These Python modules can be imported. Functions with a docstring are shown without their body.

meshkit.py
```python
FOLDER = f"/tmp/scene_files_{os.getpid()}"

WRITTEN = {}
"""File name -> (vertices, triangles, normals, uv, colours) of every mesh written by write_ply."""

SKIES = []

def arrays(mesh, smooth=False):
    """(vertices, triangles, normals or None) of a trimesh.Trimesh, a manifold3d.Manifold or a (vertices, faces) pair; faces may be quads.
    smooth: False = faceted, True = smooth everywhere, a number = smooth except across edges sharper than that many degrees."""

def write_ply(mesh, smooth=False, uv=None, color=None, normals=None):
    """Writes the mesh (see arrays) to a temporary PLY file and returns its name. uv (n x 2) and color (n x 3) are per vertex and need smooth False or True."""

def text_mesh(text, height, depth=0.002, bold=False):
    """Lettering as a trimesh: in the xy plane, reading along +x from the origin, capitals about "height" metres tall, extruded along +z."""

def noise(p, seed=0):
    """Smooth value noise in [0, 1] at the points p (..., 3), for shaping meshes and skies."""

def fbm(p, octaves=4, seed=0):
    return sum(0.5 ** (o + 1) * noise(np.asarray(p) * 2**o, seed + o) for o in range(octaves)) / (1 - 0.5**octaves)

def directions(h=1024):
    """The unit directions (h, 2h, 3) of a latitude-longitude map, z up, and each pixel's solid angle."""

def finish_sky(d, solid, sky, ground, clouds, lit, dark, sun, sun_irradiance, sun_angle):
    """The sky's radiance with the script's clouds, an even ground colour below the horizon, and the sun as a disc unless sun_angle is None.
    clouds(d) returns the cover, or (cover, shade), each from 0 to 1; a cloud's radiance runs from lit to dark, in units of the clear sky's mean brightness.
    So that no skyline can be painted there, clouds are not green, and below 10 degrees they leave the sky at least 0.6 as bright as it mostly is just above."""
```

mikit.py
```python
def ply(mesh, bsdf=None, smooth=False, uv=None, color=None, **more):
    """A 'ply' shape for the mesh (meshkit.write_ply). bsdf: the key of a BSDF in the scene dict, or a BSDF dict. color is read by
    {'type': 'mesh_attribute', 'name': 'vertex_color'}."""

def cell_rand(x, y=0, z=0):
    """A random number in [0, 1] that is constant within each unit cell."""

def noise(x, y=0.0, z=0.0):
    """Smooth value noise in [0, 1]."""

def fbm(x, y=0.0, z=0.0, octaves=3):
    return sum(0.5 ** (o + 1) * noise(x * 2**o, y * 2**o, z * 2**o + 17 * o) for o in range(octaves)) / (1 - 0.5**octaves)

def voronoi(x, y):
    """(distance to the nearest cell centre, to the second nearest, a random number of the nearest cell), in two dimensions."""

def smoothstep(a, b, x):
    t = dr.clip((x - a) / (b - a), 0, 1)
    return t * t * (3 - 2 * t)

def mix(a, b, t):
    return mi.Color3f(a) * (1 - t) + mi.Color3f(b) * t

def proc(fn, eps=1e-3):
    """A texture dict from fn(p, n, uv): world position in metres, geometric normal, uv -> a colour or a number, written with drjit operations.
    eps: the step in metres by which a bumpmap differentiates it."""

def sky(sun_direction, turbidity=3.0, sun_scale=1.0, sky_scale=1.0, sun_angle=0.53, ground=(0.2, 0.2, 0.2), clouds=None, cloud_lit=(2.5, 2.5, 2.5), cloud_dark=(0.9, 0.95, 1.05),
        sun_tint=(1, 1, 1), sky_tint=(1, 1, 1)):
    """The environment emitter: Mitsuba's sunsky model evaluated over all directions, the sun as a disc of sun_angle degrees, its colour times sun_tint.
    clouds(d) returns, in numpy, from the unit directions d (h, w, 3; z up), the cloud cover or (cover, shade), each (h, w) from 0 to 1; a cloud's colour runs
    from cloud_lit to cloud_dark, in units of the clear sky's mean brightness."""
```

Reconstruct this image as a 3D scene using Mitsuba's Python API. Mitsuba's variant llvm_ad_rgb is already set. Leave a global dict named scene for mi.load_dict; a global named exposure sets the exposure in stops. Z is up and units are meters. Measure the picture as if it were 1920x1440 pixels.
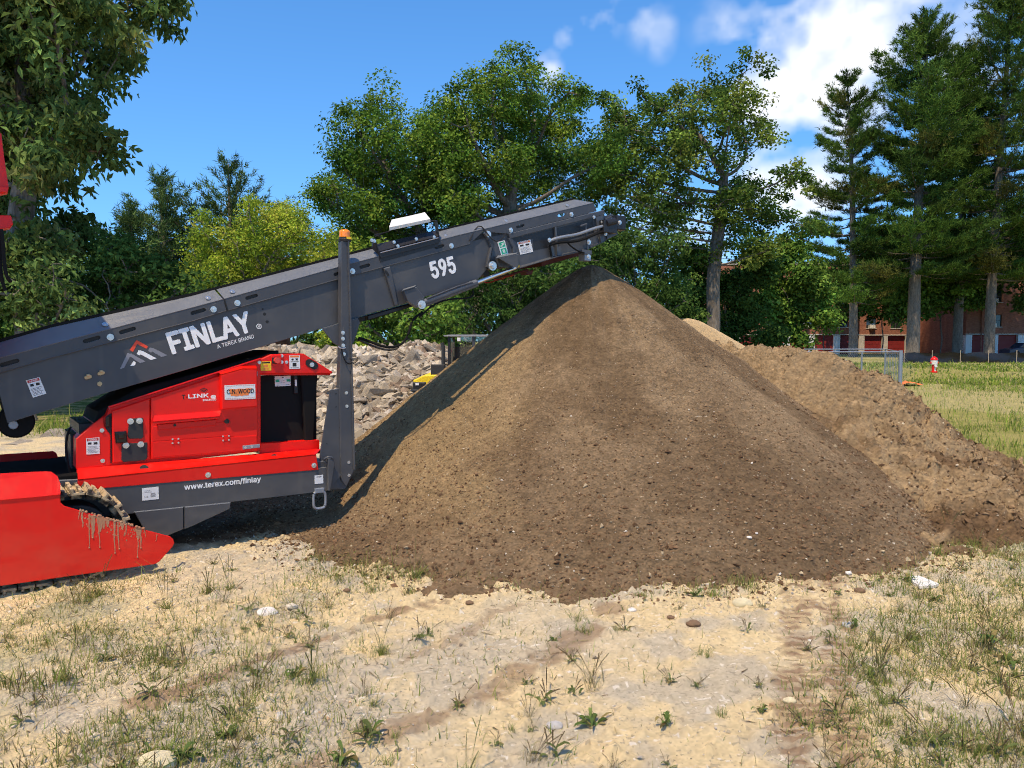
import math, random
import numpy as np, trimesh, drjit as dr, mitsuba as mi
import meshkit, mikit
from mikit import proc, ply, smoothstep, mix
from shapely.geometry import Polygon, Point
from scipy.spatial import cKDTree
T = mi.ScalarTransform4f
scene, labels = {}, {}
# ------------------------------------------------------------------ camera, daylight, exposure
PITCH = math.radians(3.16)
scene['camera'] = {'type': 'perspective', 'fov': 67.0, 'fov_axis': 'x', 'near_clip': 0.05, 'far_clip': 5000.0,
    'to_world': T().look_at(origin=[0, 0, 1.6], target=[0, math.cos(PITCH), 1.6 - math.sin(PITCH)], up=[0, 0, 1])}
def clouds(d):
    az = np.degrees(np.arctan2(d[..., 0], d[..., 1])); el = np.degrees(np.arcsin(np.clip(d[..., 2], -1, 1)))
    q = np.stack([az / 4.5, el / 3.6, np.zeros_like(az)], -1)
    n = meshkit.fbm(q * 1.5 + 7.3, 7, 3); n2 = meshkit.fbm(q * 3.1 + 3.1, 5, 9)
    cover = np.zeros_like(az)
    #      azimuth, elevation, radii, strength: one cumulus over the pines, thin wisps beside it, and scattered ones all round
    for a, e, ra, re, s in ((22.0, 18.2, 5.8, 4.9, 1.0), (19.0, 17.0, 3.2, 3.6, .9), (27.5, 22.5, 6.5, 2.0, .81), (18.0, 21.0, 3.2, 1.4, .5), (28.5, 17.5, 4, 3, .55), (5.6, 22.6, 2.2, 1.3, .55), (3.9, 20.8, 1.5, 1.5, .5), (3.0, 18.9, 1.2, 1.6, .6), (7.2, 23.4, 1.6, 1.0, .4), (9.4, 22.4, 1.0, 1.6, .4), (10.6, 21.0, .8, 1.2, .3),
                            (20.5, 11.0, 4.6, 2.6, .85), (15, 9, 5, 3, .5), (-62, 16, 12, 6, .9), (64, 22, 14, 7, .95), (110, 30, 18, 9, .9), (-120, 24, 20, 9, .9), (170, 33, 16, 8, .9), (-80, 45, 14, 8, .7), (60, 50, 16, 9, .7)):
        da = (az - a + 180) % 360 - 180
        r = np.sqrt((da / ra) ** 2 + ((el - e) / re) ** 2)
        c = np.clip((1.15 - r + (n - .5) * (2.0 if s > .8 else 3.4)) * (1.5 if s > .8 else 1.1), 0, 1) * s * np.clip((.85 if s > .8 else .55) + (n2 - .3) * (.9 if s > .8 else 1.6), 0, 1)
        if s < .6: c = np.clip(.02 - .34 * r + (n - .38) * 3.9, 0, 1) * np.clip(1.9 - r, 0, 1) * s
        cover = np.maximum(cover, c)
    shade = np.clip((.5 - n2) * 1.6, 0, .5)
    return np.clip(cover, 0, 1), shade
SUN = (-.232, -.505, 1.0)
scene['sky'] = mikit.sky(SUN, turbidity=2.2, clouds=clouds, cloud_lit=(2.7, 2.75, 2.85), cloud_dark=(1.9, 2.05, 2.35), sky_tint=(.98, 1.68, 2.25), sun_tint=(1.06, 1.0, .88), ground=(.22, .2, .14))
exposure = 1.42

# ------------------------------------------------------------------ helpers
rng = np.random.default_rng(11)
def ref(n): return {'type': 'ref', 'id': n}
def key_of(name, parent=None):
    base = (parent + '__' + name) if parent else name
    k, i = base, 0
    while k in scene or k in labels: i += 1; k = f'{base}_{i:03d}'
    return k
def put(name, mesh, bsdf, parent=None, label=None, category=None, group=None, kind=None, smooth=False, color=None, to_world=None):
    k = key_of(name, parent)
    d = dict(mesh) if isinstance(mesh, dict) else ply(mesh, bsdf, smooth, color=color)
    if to_world is not None: d['to_world'] = to_world
    scene[k] = d
    tag(k, label, category, group, kind)
    return k
def tag(k, label=None, category=None, group=None, kind=None):
    p = {a: b for a, b in (('label', label), ('category', category), ('group', group), ('kind', kind)) if b}
    if p: labels[k] = p
    return k
def thing(name, label, category, group=None):
    return tag(key_of(name), label, category, group)
def cat(ms): return trimesh.util.concatenate([m for m in ms if m is not None])
def noise3(x, y, z=0., oct=4, seed=0):
    return meshkit.fbm(np.stack(np.broadcast_arrays(x, y, z), -1), oct, seed)
def unit(v): return v / (np.linalg.norm(v, axis=-1, keepdims=True) + 1e-12)
# the screening machine's own frame: s along its length, d away from its near side, z up
TH = math.radians(35); CT, ST = math.cos(TH), math.sin(TH); OX, OY = -3.20, 4.80
MW = np.array([[CT, -ST, 0, OX], [ST, CT, 0, OY], [0, 0, 1, 0], [0, 0, 0, 1.0]])
def mw(m):
    m = m.copy(); m.apply_transform(MW); return m
def mwp(p):
    p = np.atleast_2d(np.asarray(p, float)); return p @ MW[:3, :3].T + MW[:3, 3]
def tri_poly(poly):
    v, f = trimesh.creation.triangulate_polygon(poly, engine='earcut'); return np.asarray(v), np.asarray(f)
def plate(pts, d0, d1, bev=.004, holes=None, flip=False):
    """A plate with outline pts in (s, z) from depth d0 (near face, edges chamfered) to d1."""
    poly = Polygon(pts)
    if not poly.is_valid: poly = poly.buffer(0)
    poly = trimesh.path.polygons.repair_invalid(poly) if not poly.is_valid else poly
    if holes:
        for h in holes: poly = poly.difference(Polygon(h))
    ms = []
    for g in (getattr(poly, 'geoms', None) or [poly]):
        g = __import__('shapely').geometry.polygon.orient(g)
        ins = g.buffer(-bev, join_style=2) if bev else g
        rings = [np.array(g.exterior.coords)[:-1]]
        same = bev and ins.geom_type == 'Polygon' and len(ins.exterior.coords) == len(g.exterior.coords) and not g.interiors
        if same:
            P = rings[0]; n = len(P); Q = np.zeros_like(P)
            e1 = unit(P - np.roll(P, 1, 0)); e2 = unit(np.roll(P, -1, 0) - P)
            n1 = np.stack([-e1[:, 1], e1[:, 0]], 1); n2 = np.stack([-e2[:, 1], e2[:, 0]], 1)
            b = unit(n1 + n2); Q = P + b * (bev / np.maximum((b * n1).sum(1, keepdims=True), .35))
            vq, fq = tri_poly(Polygon(Q)); vp, fp = tri_poly(Polygon(P))
            V = [np.c_[vq[:, 0], np.full(len(vq), d0), vq[:, 1]], np.c_[vp[:, 0], np.full(len(vp), d1), vp[:, 1]]]
            F = [fq, fp[:, ::-1] + len(vq)]; o = len(vq) + len(vp)
            for A, da, B, db in ((Q, d0, P, d0 + bev), (P, d0 + bev, P, d1)):
                V += [np.c_[A[:, 0], np.full(n, da), A[:, 1]], np.c_[B[:, 0], np.full(n, db), B[:, 1]]]
                i = np.arange(n); j = (i + 1) % n
                F.append(np.r_[np.c_[o + i, o + n + i, o + n + j], np.c_[o + i, o + n + j, o + j]]); o += 2 * n
            ms.append(trimesh.Trimesh(np.vstack(V), np.vstack(F), process=False))
        else:
            m = trimesh.creation.extrude_polygon(g, d1 - d0, engine='earcut')
            v = np.array(m.vertices); m.vertices = np.c_[v[:, 0], d1 - v[:, 2], v[:, 1]]
            ms.append(m)
    m = cat(ms); m.fix_normals() if len(m.faces) < 4000 else None
    return m
def slot(c, L, r, ang, n=6):
    a = np.r_[np.linspace(-math.pi / 2, math.pi / 2, n), np.linspace(math.pi / 2, 1.5 * math.pi, n)]
    x = np.r_[np.full(n, L / 2 - r), np.full(n, -L / 2 + r)] + r * np.cos(a); y = r * np.sin(a)
    return np.c_[c[0] + x * math.cos(ang) - y * math.sin(ang), c[1] + x * math.sin(ang) + y * math.cos(ang)]
def box(a, b, bev=.004):
    a, b = np.minimum(a, b), np.maximum(a, b)
    return plate([(a[0], a[2]), (b[0], a[2]), (b[0], b[2]), (a[0], b[2])], a[1], b[1], bev)
def strip(A, B, th=.004, up=None):
    """A sheet between two polylines of (s, d, z) points with a thickness."""
    A, B = np.asarray(A, float), np.asarray(B, float); n = len(A)
    nm = unit(np.cross(A[-1] - A[0], B[0] - A[0])) * th
    V = np.vstack([A, B, A + nm, B + nm]); F = []
    for i in range(n - 1):
        for o, fl in ((0, 1), (2 * n, 0)):
            q = [o + i, o + i + 1, o + n + i + 1, o + n + i]; q = q[::-1] if fl else q
            F += [[q[0], q[1], q[2]], [q[0], q[2], q[3]]]
        for k in (0, n):
            F += [[k + i, k + i + 1, 2 * n + k + i + 1], [k + i, 2 * n + k + i + 1, 2 * n + k + i]]
    for k in (0, n - 1):
        F += [[k, n + k, 3 * n + k], [k, 3 * n + k, 2 * n + k]]
    m = trimesh.Trimesh(V, F, process=False); m.fix_normals(); return m
def tube(pts, r, sides=8, sub=1):
    p = np.asarray(pts, float)
    if sub > 1:
        from scipy.interpolate import CubicSpline
        t = np.r_[0, np.cumsum(np.linalg.norm(np.diff(p, axis=0), axis=1))]
        p = CubicSpline(t, p)(np.linspace(0, t[-1], (len(p) - 1) * sub + 1))
    t = unit(np.gradient(p, axis=0))
    a = unit(np.cross(t, np.where(np.abs(t[:, 2:]) < .9, [0, 0, 1.], [1., 0, 0]))); b = np.cross(t, a)
    g = np.arange(sides) * 2 * np.pi / sides; n = len(p)
    rr = np.broadcast_to(r, (n,))[:, None, None]
    v = (p[:, None] + rr * (np.cos(g)[None, :, None] * a[:, None] + np.sin(g)[None, :, None] * b[:, None])).reshape(-1, 3)
    i, j = np.meshgrid(np.arange(n - 1), np.arange(sides), indexing='ij'); i, j = i.ravel(), j.ravel(); k = (j + 1) % sides
    f = np.r_[np.c_[i * sides + j, i * sides + k, (i + 1) * sides + k], np.c_[i * sides + j, (i + 1) * sides + k, (i + 1) * sides + j]]
    v = np.vstack([v, p[0], p[-1]]); c0, c1 = len(v) - 2, len(v) - 1
    q = np.arange(sides); w = (q + 1) % sides
    f = np.vstack([f, np.c_[np.full(sides, c0), w, q], np.c_[np.full(sides, c1), (n - 1) * sides + q, (n - 1) * sides + w]])
    return trimesh.Trimesh(v, f, process=False)
def lathe(profile, n=16):
    """Revolved about the local z axis; profile of (r, z)."""
    m = trimesh.creation.revolve(np.asarray(profile, float), sections=n); return m
def bolt_mesh(r):
    m = cat([trimesh.creation.cylinder(r * 1.5, r * .35, sections=14), trimesh.creation.cylinder(r, r * .8, sections=6).apply_translation([0, 0, r * .5]),
             trimesh.creation.cylinder(r * .55, r * .3, sections=10).apply_translation([0, 0, r * .95])])
    m.apply_transform(trimesh.transformations.rotation_matrix(math.pi / 2, [1, 0, 0])); return m   # its head points to -d
def text(s, h, p, ang, d, width=None, bold=True, depth=.0015):
    m = meshkit.text_mesh(s, h, depth, bold); v = np.array(m.vertices)
    if width: v[:, 0] *= width / v[:, 0].max()
    x = p[0] + v[:, 0] * math.cos(ang) - v[:, 1] * math.sin(ang); z = p[1] + v[:, 0] * math.sin(ang) + v[:, 1] * math.cos(ang)
    m.vertices = np.c_[x, d - v[:, 2], z]; return m
def ground_h(x, y):
    x, y = np.asarray(x, float), np.asarray(y, float)
    near = np.exp(-np.maximum(np.hypot(x, y - 6) - 8, 0) / 6)
    h = (noise3(x * .45, y * .45, 0, 3, 1) - .5) * .10 + near * ((noise3(x * 2.2, y * 2.2, 0, 3, 2) - .5) * .045 + (noise3(x * 9, y * 9, 0, 3, 4) - .5) * .022 + np.maximum(noise3(x * 22, y * 22, 0, 2, 5) - .55, 0) * .09 + (noise3(x * 40, y * 40, 0, 2, 6) - .5) * .012)
    return h - .012

# ------------------------------------------------------------------ materials
def principled(c, rough=.5, **k):
    return {'type': 'twosided', 'nested': {'type': 'principled', 'base_color': c if isinstance(c, dict) else {'type': 'rgb', 'value': list(c)}, 'roughness': rough, **k}}
N, FB = mikit.noise, mikit.fbm
def grime(base, dust, amount):
    def fn(p, n, uv):
        a = FB(p.x * 3, p.y * 3, p.z * 3, 4); st = N(p.x * 26, p.y * 26, p.z * 1.6)
        k = smoothstep(.45, .8, a) * .55 + smoothstep(.6, .95, st) * .25 + N(p.x * 150, p.y * 150, p.z * 150) * .10
        low = smoothstep(.75, .05, p.z) * (.25 + .6 * smoothstep(.35, .7, FB(p.x * 5, p.y * 5, p.z * 9, 3)))
        return mix(base, dust, dr.clip(k * amount + low * amount * 1.1, 0, .8))
    return proc(fn)
def dusty_lit_top(base, dust, amount, top):
    """Grime, and a paler dusty tone painted on faces that look up, for their brighter light."""
    g = mikit._FUNCTIONS[grime(base, dust, amount)['fn']]
    return proc(lambda p, n, uv: mix(g(p, n, uv), top, smoothstep(.25, .75, dr.abs(n.z)) * (.62 + .35 * FB(p.x * 7, p.y * 7, p.z * 7, 3))))  # upward faces painted paler, for the light they catch and some dust
scene['red_skirt'] = principled(grime((.78, .007, .003), (.58, .17, .09), .19), .40, specular=.35)
scene['red_paint'] = principled(grime((.78, .007, .003), (.56, .13, .08), .15), .36, specular=.35, clearcoat=.15, clearcoat_gloss=.85)
scene['grey_paint'] = principled(dusty_lit_top((.054, .058, .068), (.20, .18, .15), .34, (.165, .18, .20)), .46, specular=.5)
scene['grey_edge'] = principled((.075, .08, .09), .36)
scene['black_rubber'] = principled((.010, .010, .010), .8, specular=.2)
scene['black_gloss'] = principled((.010, .010, .011), .18)
scene['deck_black'] = principled((.010, .010, .010), .95, specular=.05)
scene['black_metal'] = principled((.016, .016, .018), .45)
scene['dark_rubber_flap'] = principled(grime((.022, .024, .026), (.10, .09, .07), .3), .6)
scene['zinc'] = principled((.72, .71, .68), .32, metallic=.85)
scene['rusty_brass'] = principled((.55, .40, .22), .4, metallic=.5)
scene['chrome'] = principled((.82, .80, .76), .18, metallic=1.0)
scene['galvanised'] = principled((.33, .36, .40), .45, metallic=.55)
scene['white_print'] = principled((.86, .86, .86), .5)
scene['white_paint'] = principled((.78, .76, .70), .45)
scene['label_white'] = principled((.74, .74, .74), .4)
scene['label_grey'] = principled((.16, .16, .17), .6)
scene['label_black'] = principled((.012, .012, .012), .6)
scene['label_red'] = principled((.45, .03, .03), .5)
scene['label_yellow'] = principled((.80, .55, .02), .5)
scene['label_green'] = principled((.015, .36, .20), .5)
scene['label_orange'] = principled((.82, .22, .05), .5)
scene['logo_red'] = principled((.80, .075, .030), .5)
scene['logo_grey'] = principled((.24, .24, .27), .5)
scene['amber_lens'] = principled((1.0, .27, .006), .14, spec_trans=.0, clearcoat=1.0, clearcoat_gloss=.95)
scene['button_red'] = principled((.75, .07, .05), .3)
scene['hood_yellow'] = principled((.80, .58, .02), .4)
scene['hose'] = principled((.035, .035, .034), .45)
scene['dusty_track'] = principled(proc(lambda p, n, uv: mix((.035, .03, .025), (.40, .31, .19), smoothstep(.32, .6, FB(p.x * 22, p.y * 22, p.z * 22, 3) + .1 * n.z))), .85)
scene['mud'] = principled(proc(lambda p, n, uv: mix((.40, .14, .07), (.40, .28, .17), FB(p.x * 30, p.y * 30, p.z * 8, 3))), .9)
scene['window_glass'] = {'type': 'thindielectric', 'int_ior': 1.5}
scene['dark_glass'] = principled((.02, .025, .028), .06, specular=.8)
scene['orange_plastic'] = principled((.75, .20, .05), .6)
scene['silt_cloth'] = principled((.013, .013, .014), .42)
scene['wood_stake'] = principled((.42, .34, .24), .8)
scene['concrete'] = principled(proc(lambda p, n, uv: mix((.30, .255, .195), (.50, .44, .36), FB(p.x * 6, p.y * 6, p.z * 6, 3)) * (.62 + .5 * N(p.x * 55, p.y * 55, p.z * 55)) * (.55 + .6 * N(p.x * 2.6, p.y * 2.6, p.z * 2.6))), .92)
scene['white_slab_stone'] = principled((.72, .70, .66), .8)
scene['vertex_matte'] = principled({'type': 'mesh_attribute', 'name': 'vertex_color'}, .9, specular=.15)
def thin_leaf(trans, rough, spec=.5):
    return {'type': 'principledthin', 'base_color': {'type': 'mesh_attribute', 'name': 'vertex_color'}, 'roughness': rough, 'diff_trans': trans, 'eta': 1.35}
scene['leaf'] = thin_leaf(.55, .55)
scene['glossy_leaf'] = thin_leaf(.45, .34)
scene['needle'] = thin_leaf(.3, .85)
scene['grass_blade'] = thin_leaf(.7, .6)
scene['bark'] = principled(proc(lambda p, n, uv: mix((.10, .085, .07), (.27, .235, .195), FB(p.x * 7, p.y * 7, p.z * 1.8, 4)) * (.5 + .8 * N(p.x * 26, p.y * 26, p.z * 7))), .95)
def brick_fn(p, n, uv):
    h = dr.select(dr.abs(n.x) > .7, p.y, p.x); row = dr.floor(p.z / .075)
    b = mikit.cell_rand(dr.floor((h + .5 * .21 * row) / .21), row)
    return mix((.23, .085, .055), (.37, .165, .105), b * .75 + .3 * FB(p.x * .9, p.z * .9, p.y * .9, 3)) * (.85 + .25 * N(h * 2, p.z * .35))
scene['brick'] = principled(proc(brick_fn), .9)
scene['mortar_trim'] = principled((.52, .49, .44), .85)
scene['garage_red'] = principled((.22, .018, .016), .55)
scene['window_frame_dark'] = principled((.06, .06, .06), .5)
scene['roof_dark'] = principled((.05, .05, .052), .9)
scene['car_paint'] = principled((.02, .03, .06), .25, clearcoat=1.0)
def seg_dist(px, py, pts):
    d = mi.Float(1e3)
    for (ax, ay), (bx, by) in zip(pts[:-1], pts[1:]):
        ux, uy = bx - ax, by - ay
        t = dr.clip(((px - ax) * ux + (py - ay) * uy) / (ux * ux + uy * uy), 0, 1)
        d = dr.minimum(d, dr.sqrt(dr.square(px - ax - ux * t) + dr.square(py - ay - uy * t)))
    return d
TRACKS = [([(-0.509,4.842),(-0.967,4.303),(-1.299,3.843),(-1.553,3.492),(-1.765,3.285)], .085, .9), ([(0.684,4.76),(0.255,4.031),(0.108,3.823),(-0.283,3.334),(-0.569,3.091),(-0.801,2.821)], .10, .75), ([(1.933,5.142),(1.578,4.222),(1.326,3.492),(1.068,2.785)], .105, 1.0), ([(2.171,5.142),(1.771,4.143),(1.493,3.438),(1.226,2.785)], .10, 1.0), ([(0.17,4.863),(-0.185,4.387),(-0.548,3.89)], .06, .5)]
PILE = (.90, 8.85)
def ground_fn(p, n, uv):
    x, y = p.x, p.y
    a = FB(x * 1.1, y * 1.1, 0, 4); b = FB(x * 3.7 + 9, y * 3.7, 0, 3); c = N(x * 90, y * 90); e = N(x * 30, y * 30); wob = (FB(x * 5, y * 5, 3, 3) - .5)
    col = mix((.62, .50, .29), (.55, .465, .31), smoothstep(.4, .62, a))
    col = mix(col, (.43, .39, .31), smoothstep(.44, .66, b) * .7)                       # greyish gravelly patches
    col = col * (.80 + .22 * c + .16 * (e - .5))
    speck = smoothstep(.80, .88, N(x * 70 + 5, y * 70)); col = mix(col, (.25, .21, .16), speck * .55)
    pale = smoothstep(.86, .93, N(x * 48, y * 48 + 11)); col = mix(col, (.66, .62, .54), pale * .7)
    soil = mix((.122, .080, .048), (.20, .137, .086), N(x * 60, y * 60))
    for q, (pts, w, s) in enumerate(TRACKS):
        bars = .55 + .45 * smoothstep(-.3, .3, dr.sin(y * 88 + (FB(x * 6, y * 6, 5, 2) - .5) * 5)) if q in (2, 3) else 1.0
        d = seg_dist(x, y, pts) + wob * .22 + (e - .5) * .05
        col = mix(col, soil * 1.5, smoothstep(w * 1.15, w * .2, d) * s * bars * .95 * smoothstep(.36 - .2 * s, .62 - .22 * s, FB(x * 5 + 3, y * 5, 7, 4)))
    r = dr.sqrt(dr.square(x - PILE[0]) + dr.square(y - PILE[1])) + wob * .55
    r2 = dr.sqrt(dr.square(dr.maximum(dr.abs(x - 3.6) - .9, 0)) + dr.square(y - 9.3)) + wob * .5
    col = mix(col, soil, smoothstep(3.78, 3.40, r + (FB(x * 7, y * 7, 2, 3) - .5) * .5)); col = mix(col, soil, smoothstep(3.1, 2.5, r2))
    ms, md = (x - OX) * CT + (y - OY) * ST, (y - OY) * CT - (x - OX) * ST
    col = mix(col, soil * .8, smoothstep(.42, .75, md + wob * .5) * smoothstep(2.3, 1.9, md + wob) * smoothstep(.5, 1.0, ms) * smoothstep(3.2, 2.8, ms))   # dark soil tone painted under the machine to deepen its shadow
    # away from the heaps: meadow to the right, worn patches, leaf litter under the trees
    field = smoothstep(3.6, 5.2, x - .12 * (y - 10) + (a - .5) * 4) * smoothstep(7.6, 9.5, y + (b - .5) * 2)
    worn = smoothstep(.50, .64, FB(x * .22 + 2, y * .20, 0, 3))
    grass = mix((.15, .165, .04), (.30, .26, .10), b)
    col = mix(col, mix(grass, (.36, .31, .16), worn * .55), field)
    back = smoothstep(19, 25, y + (a - .5) * 7)
    col = mix(col, mix((.085, .07, .04), (.075, .095, .03), smoothstep(.4, .6, a)), back * (1 - smoothstep(4, 9, x)))
    bank = smoothstep(12.5, 15, y + (b - .5) * 3) * smoothstep(-3.0, -5.5, x)
    col = mix(col, mix((.09, .12, .03), (.26, .22, .10), smoothstep(.45, .65, b)), bank)
    g2 = smoothstep(-1.5, -3.6, x + (a - .5) * 3) * smoothstep(6.0, 4.5, y) + smoothstep(3.0, 4.2, x + (a - .5) * 2) * smoothstep(8, 6, y)
    return mix(col, (.27, .265, .13), dr.clip(g2, 0, 1) * .55 * smoothstep(.30, .55, b))
def ground_bump(p, n, uv): return FB(p.x * 30, p.y * 30, 0, 4) * .026 + N(p.x * 110, p.y * 110) * .006
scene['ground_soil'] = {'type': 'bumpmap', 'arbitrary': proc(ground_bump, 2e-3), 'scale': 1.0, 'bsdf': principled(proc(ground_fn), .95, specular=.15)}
def heap_fn(p, n, uv):
    dx, dy = p.x - PILE[0], p.y - PILE[1]; r = dr.sqrt(dx * dx + dy * dy + 1e-4); an = dr.atan2(dy, dx)
    z = p.z + (FB(p.x * 2, p.y * 2, p.z * 2, 3) - .5) * .5
    dry = smoothstep(.42, .60, .55 * FB(an * 3.2, r * .9, 2.0, 4) + .45 * FB(p.x * 1.7, p.y * 1.7, p.z * 2.4, 4)); fan = smoothstep(.46, .60, N(an * 14 + r * .5, r * .35))
    col = mix((.148, .100, .056), (.245, .174, .102), dry * .75 + .14 * fan)
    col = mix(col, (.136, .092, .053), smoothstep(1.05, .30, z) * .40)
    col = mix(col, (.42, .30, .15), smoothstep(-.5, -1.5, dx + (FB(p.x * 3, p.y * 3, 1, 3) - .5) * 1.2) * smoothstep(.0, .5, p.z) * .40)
    g = N(p.x * 75, p.y * 75, p.z * 75)
    col = col * (.62 + .62 * g) * (.8 + .4 * N(p.x * 19, p.y * 19, p.z * 19))
    return mix(col, (.55, .48, .36), smoothstep(.90, .95, N(p.x * 62, p.y * 62, p.z * 62)) * .7)
def heap_bump(p, n, uv): return FB(p.x * 28, p.y * 28, p.z * 28, 4) * .046 + N(p.x * 90, p.y * 90, p.z * 90) * .008
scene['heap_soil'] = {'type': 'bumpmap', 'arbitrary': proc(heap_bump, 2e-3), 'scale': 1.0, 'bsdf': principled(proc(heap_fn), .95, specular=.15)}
def berm_fn(p, n, uv):
    a = FB(p.x * 1.6, p.y * 1.6, p.z * 1.6, 4)
    col = mix((.15, .094, .050), (.32, .225, .125), smoothstep(.30, .56, a + .12 * (p.z - .6)))
    col = col * (.62 + .6 * N(p.x * 60, p.y * 60, p.z * 60)) * (.8 + .4 * N(p.x * 14, p.y * 14, p.z * 14))
    return mix(col, (.55, .48, .36), smoothstep(.90, .95, N(p.x * 50, p.y * 50, p.z * 50)) * .6)
scene['berm_soil'] = {'type': 'bumpmap', 'arbitrary': proc(heap_bump, 2e-3), 'scale': 1.0, 'bsdf': principled(proc(berm_fn), .95, specular=.15)}
scene['sand'] = principled(proc(lambda p, n, uv: mix((.36, .25, .125), (.46, .335, .175), FB(p.x * 3, p.y * 3, p.z * 3, 3)) * (.8 + .3 * N(p.x * 60, p.y * 60, p.z * 60))), .95)
# ------------------------------------------------------------------ ground
def grid_mesh(xs, ys, h):
    X, Y = np.meshgrid(xs, ys, indexing='ij'); Z = h(X, Y); n, m = X.shape
    i, j = np.meshgrid(np.arange(n - 1), np.arange(m - 1), indexing='ij'); a = (i * m + j).ravel()
    f = np.r_[np.c_[a, a + m, a + m + 1], np.c_[a, a + m + 1, a + 1]]
    return trimesh.Trimesh(np.stack([X, Y, Z], -1).reshape(-1, 3), f, process=False)
def spread(a, b, step, far, k):
    out = [x for x in np.arange(a, b, step)]; s, x = step, b
    while x < far: out.append(x); s *= k; x += s
    return np.array(out + [far])
xr = spread(0, 5.2, .026, 900, 1.10); XS = np.r_[-xr[::-1], xr[1:]]
yr = spread(2.3, 7.6, .026, 1500, 1.06); YS = np.r_[-900, -300, -100, -40, -15, -6, -2, 0, .8, 1.5, yr]
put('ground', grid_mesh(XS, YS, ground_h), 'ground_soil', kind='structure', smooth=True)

# ------------------------------------------------------------------ soil heaps
def clods(X, Y, Z, amp, f, seed):
    a = noise3(X * f, Y * f, Z * f, 3, seed); return amp * (np.abs(a - .5) * -2.2 + .4)
def soft(u, k): return .5 * (u + np.sqrt(u * u + k))
def cone(x, y, cx, cy, H, slope, cap=.15, toe=.012, side=0):
    r = np.sqrt((x - cx) ** 2 + (y - cy) ** 2 + cap ** 2) - cap
    an = np.arctan2(y - cy, x - cx); r = r * (1 + .025 * np.sin(an * 3 + 1) + .05 * (noise3(np.cos(an) * 2.4, np.sin(an) * 2.4, r * .3, 3, 31) - .5))
    if side: slope = slope * (1 + side * np.exp(-((np.abs(an) - 2.9) / .75) ** 2))
    if side: slope = slope * (1 + .13 * np.exp(-((an + .45) / .42) ** 2))
    return soft(H - slope * r, toe) + .03 * np.exp(-np.maximum(r - 3.55, 0) * 5) * np.clip((r - 3.0) / .6, 0, 1)
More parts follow.
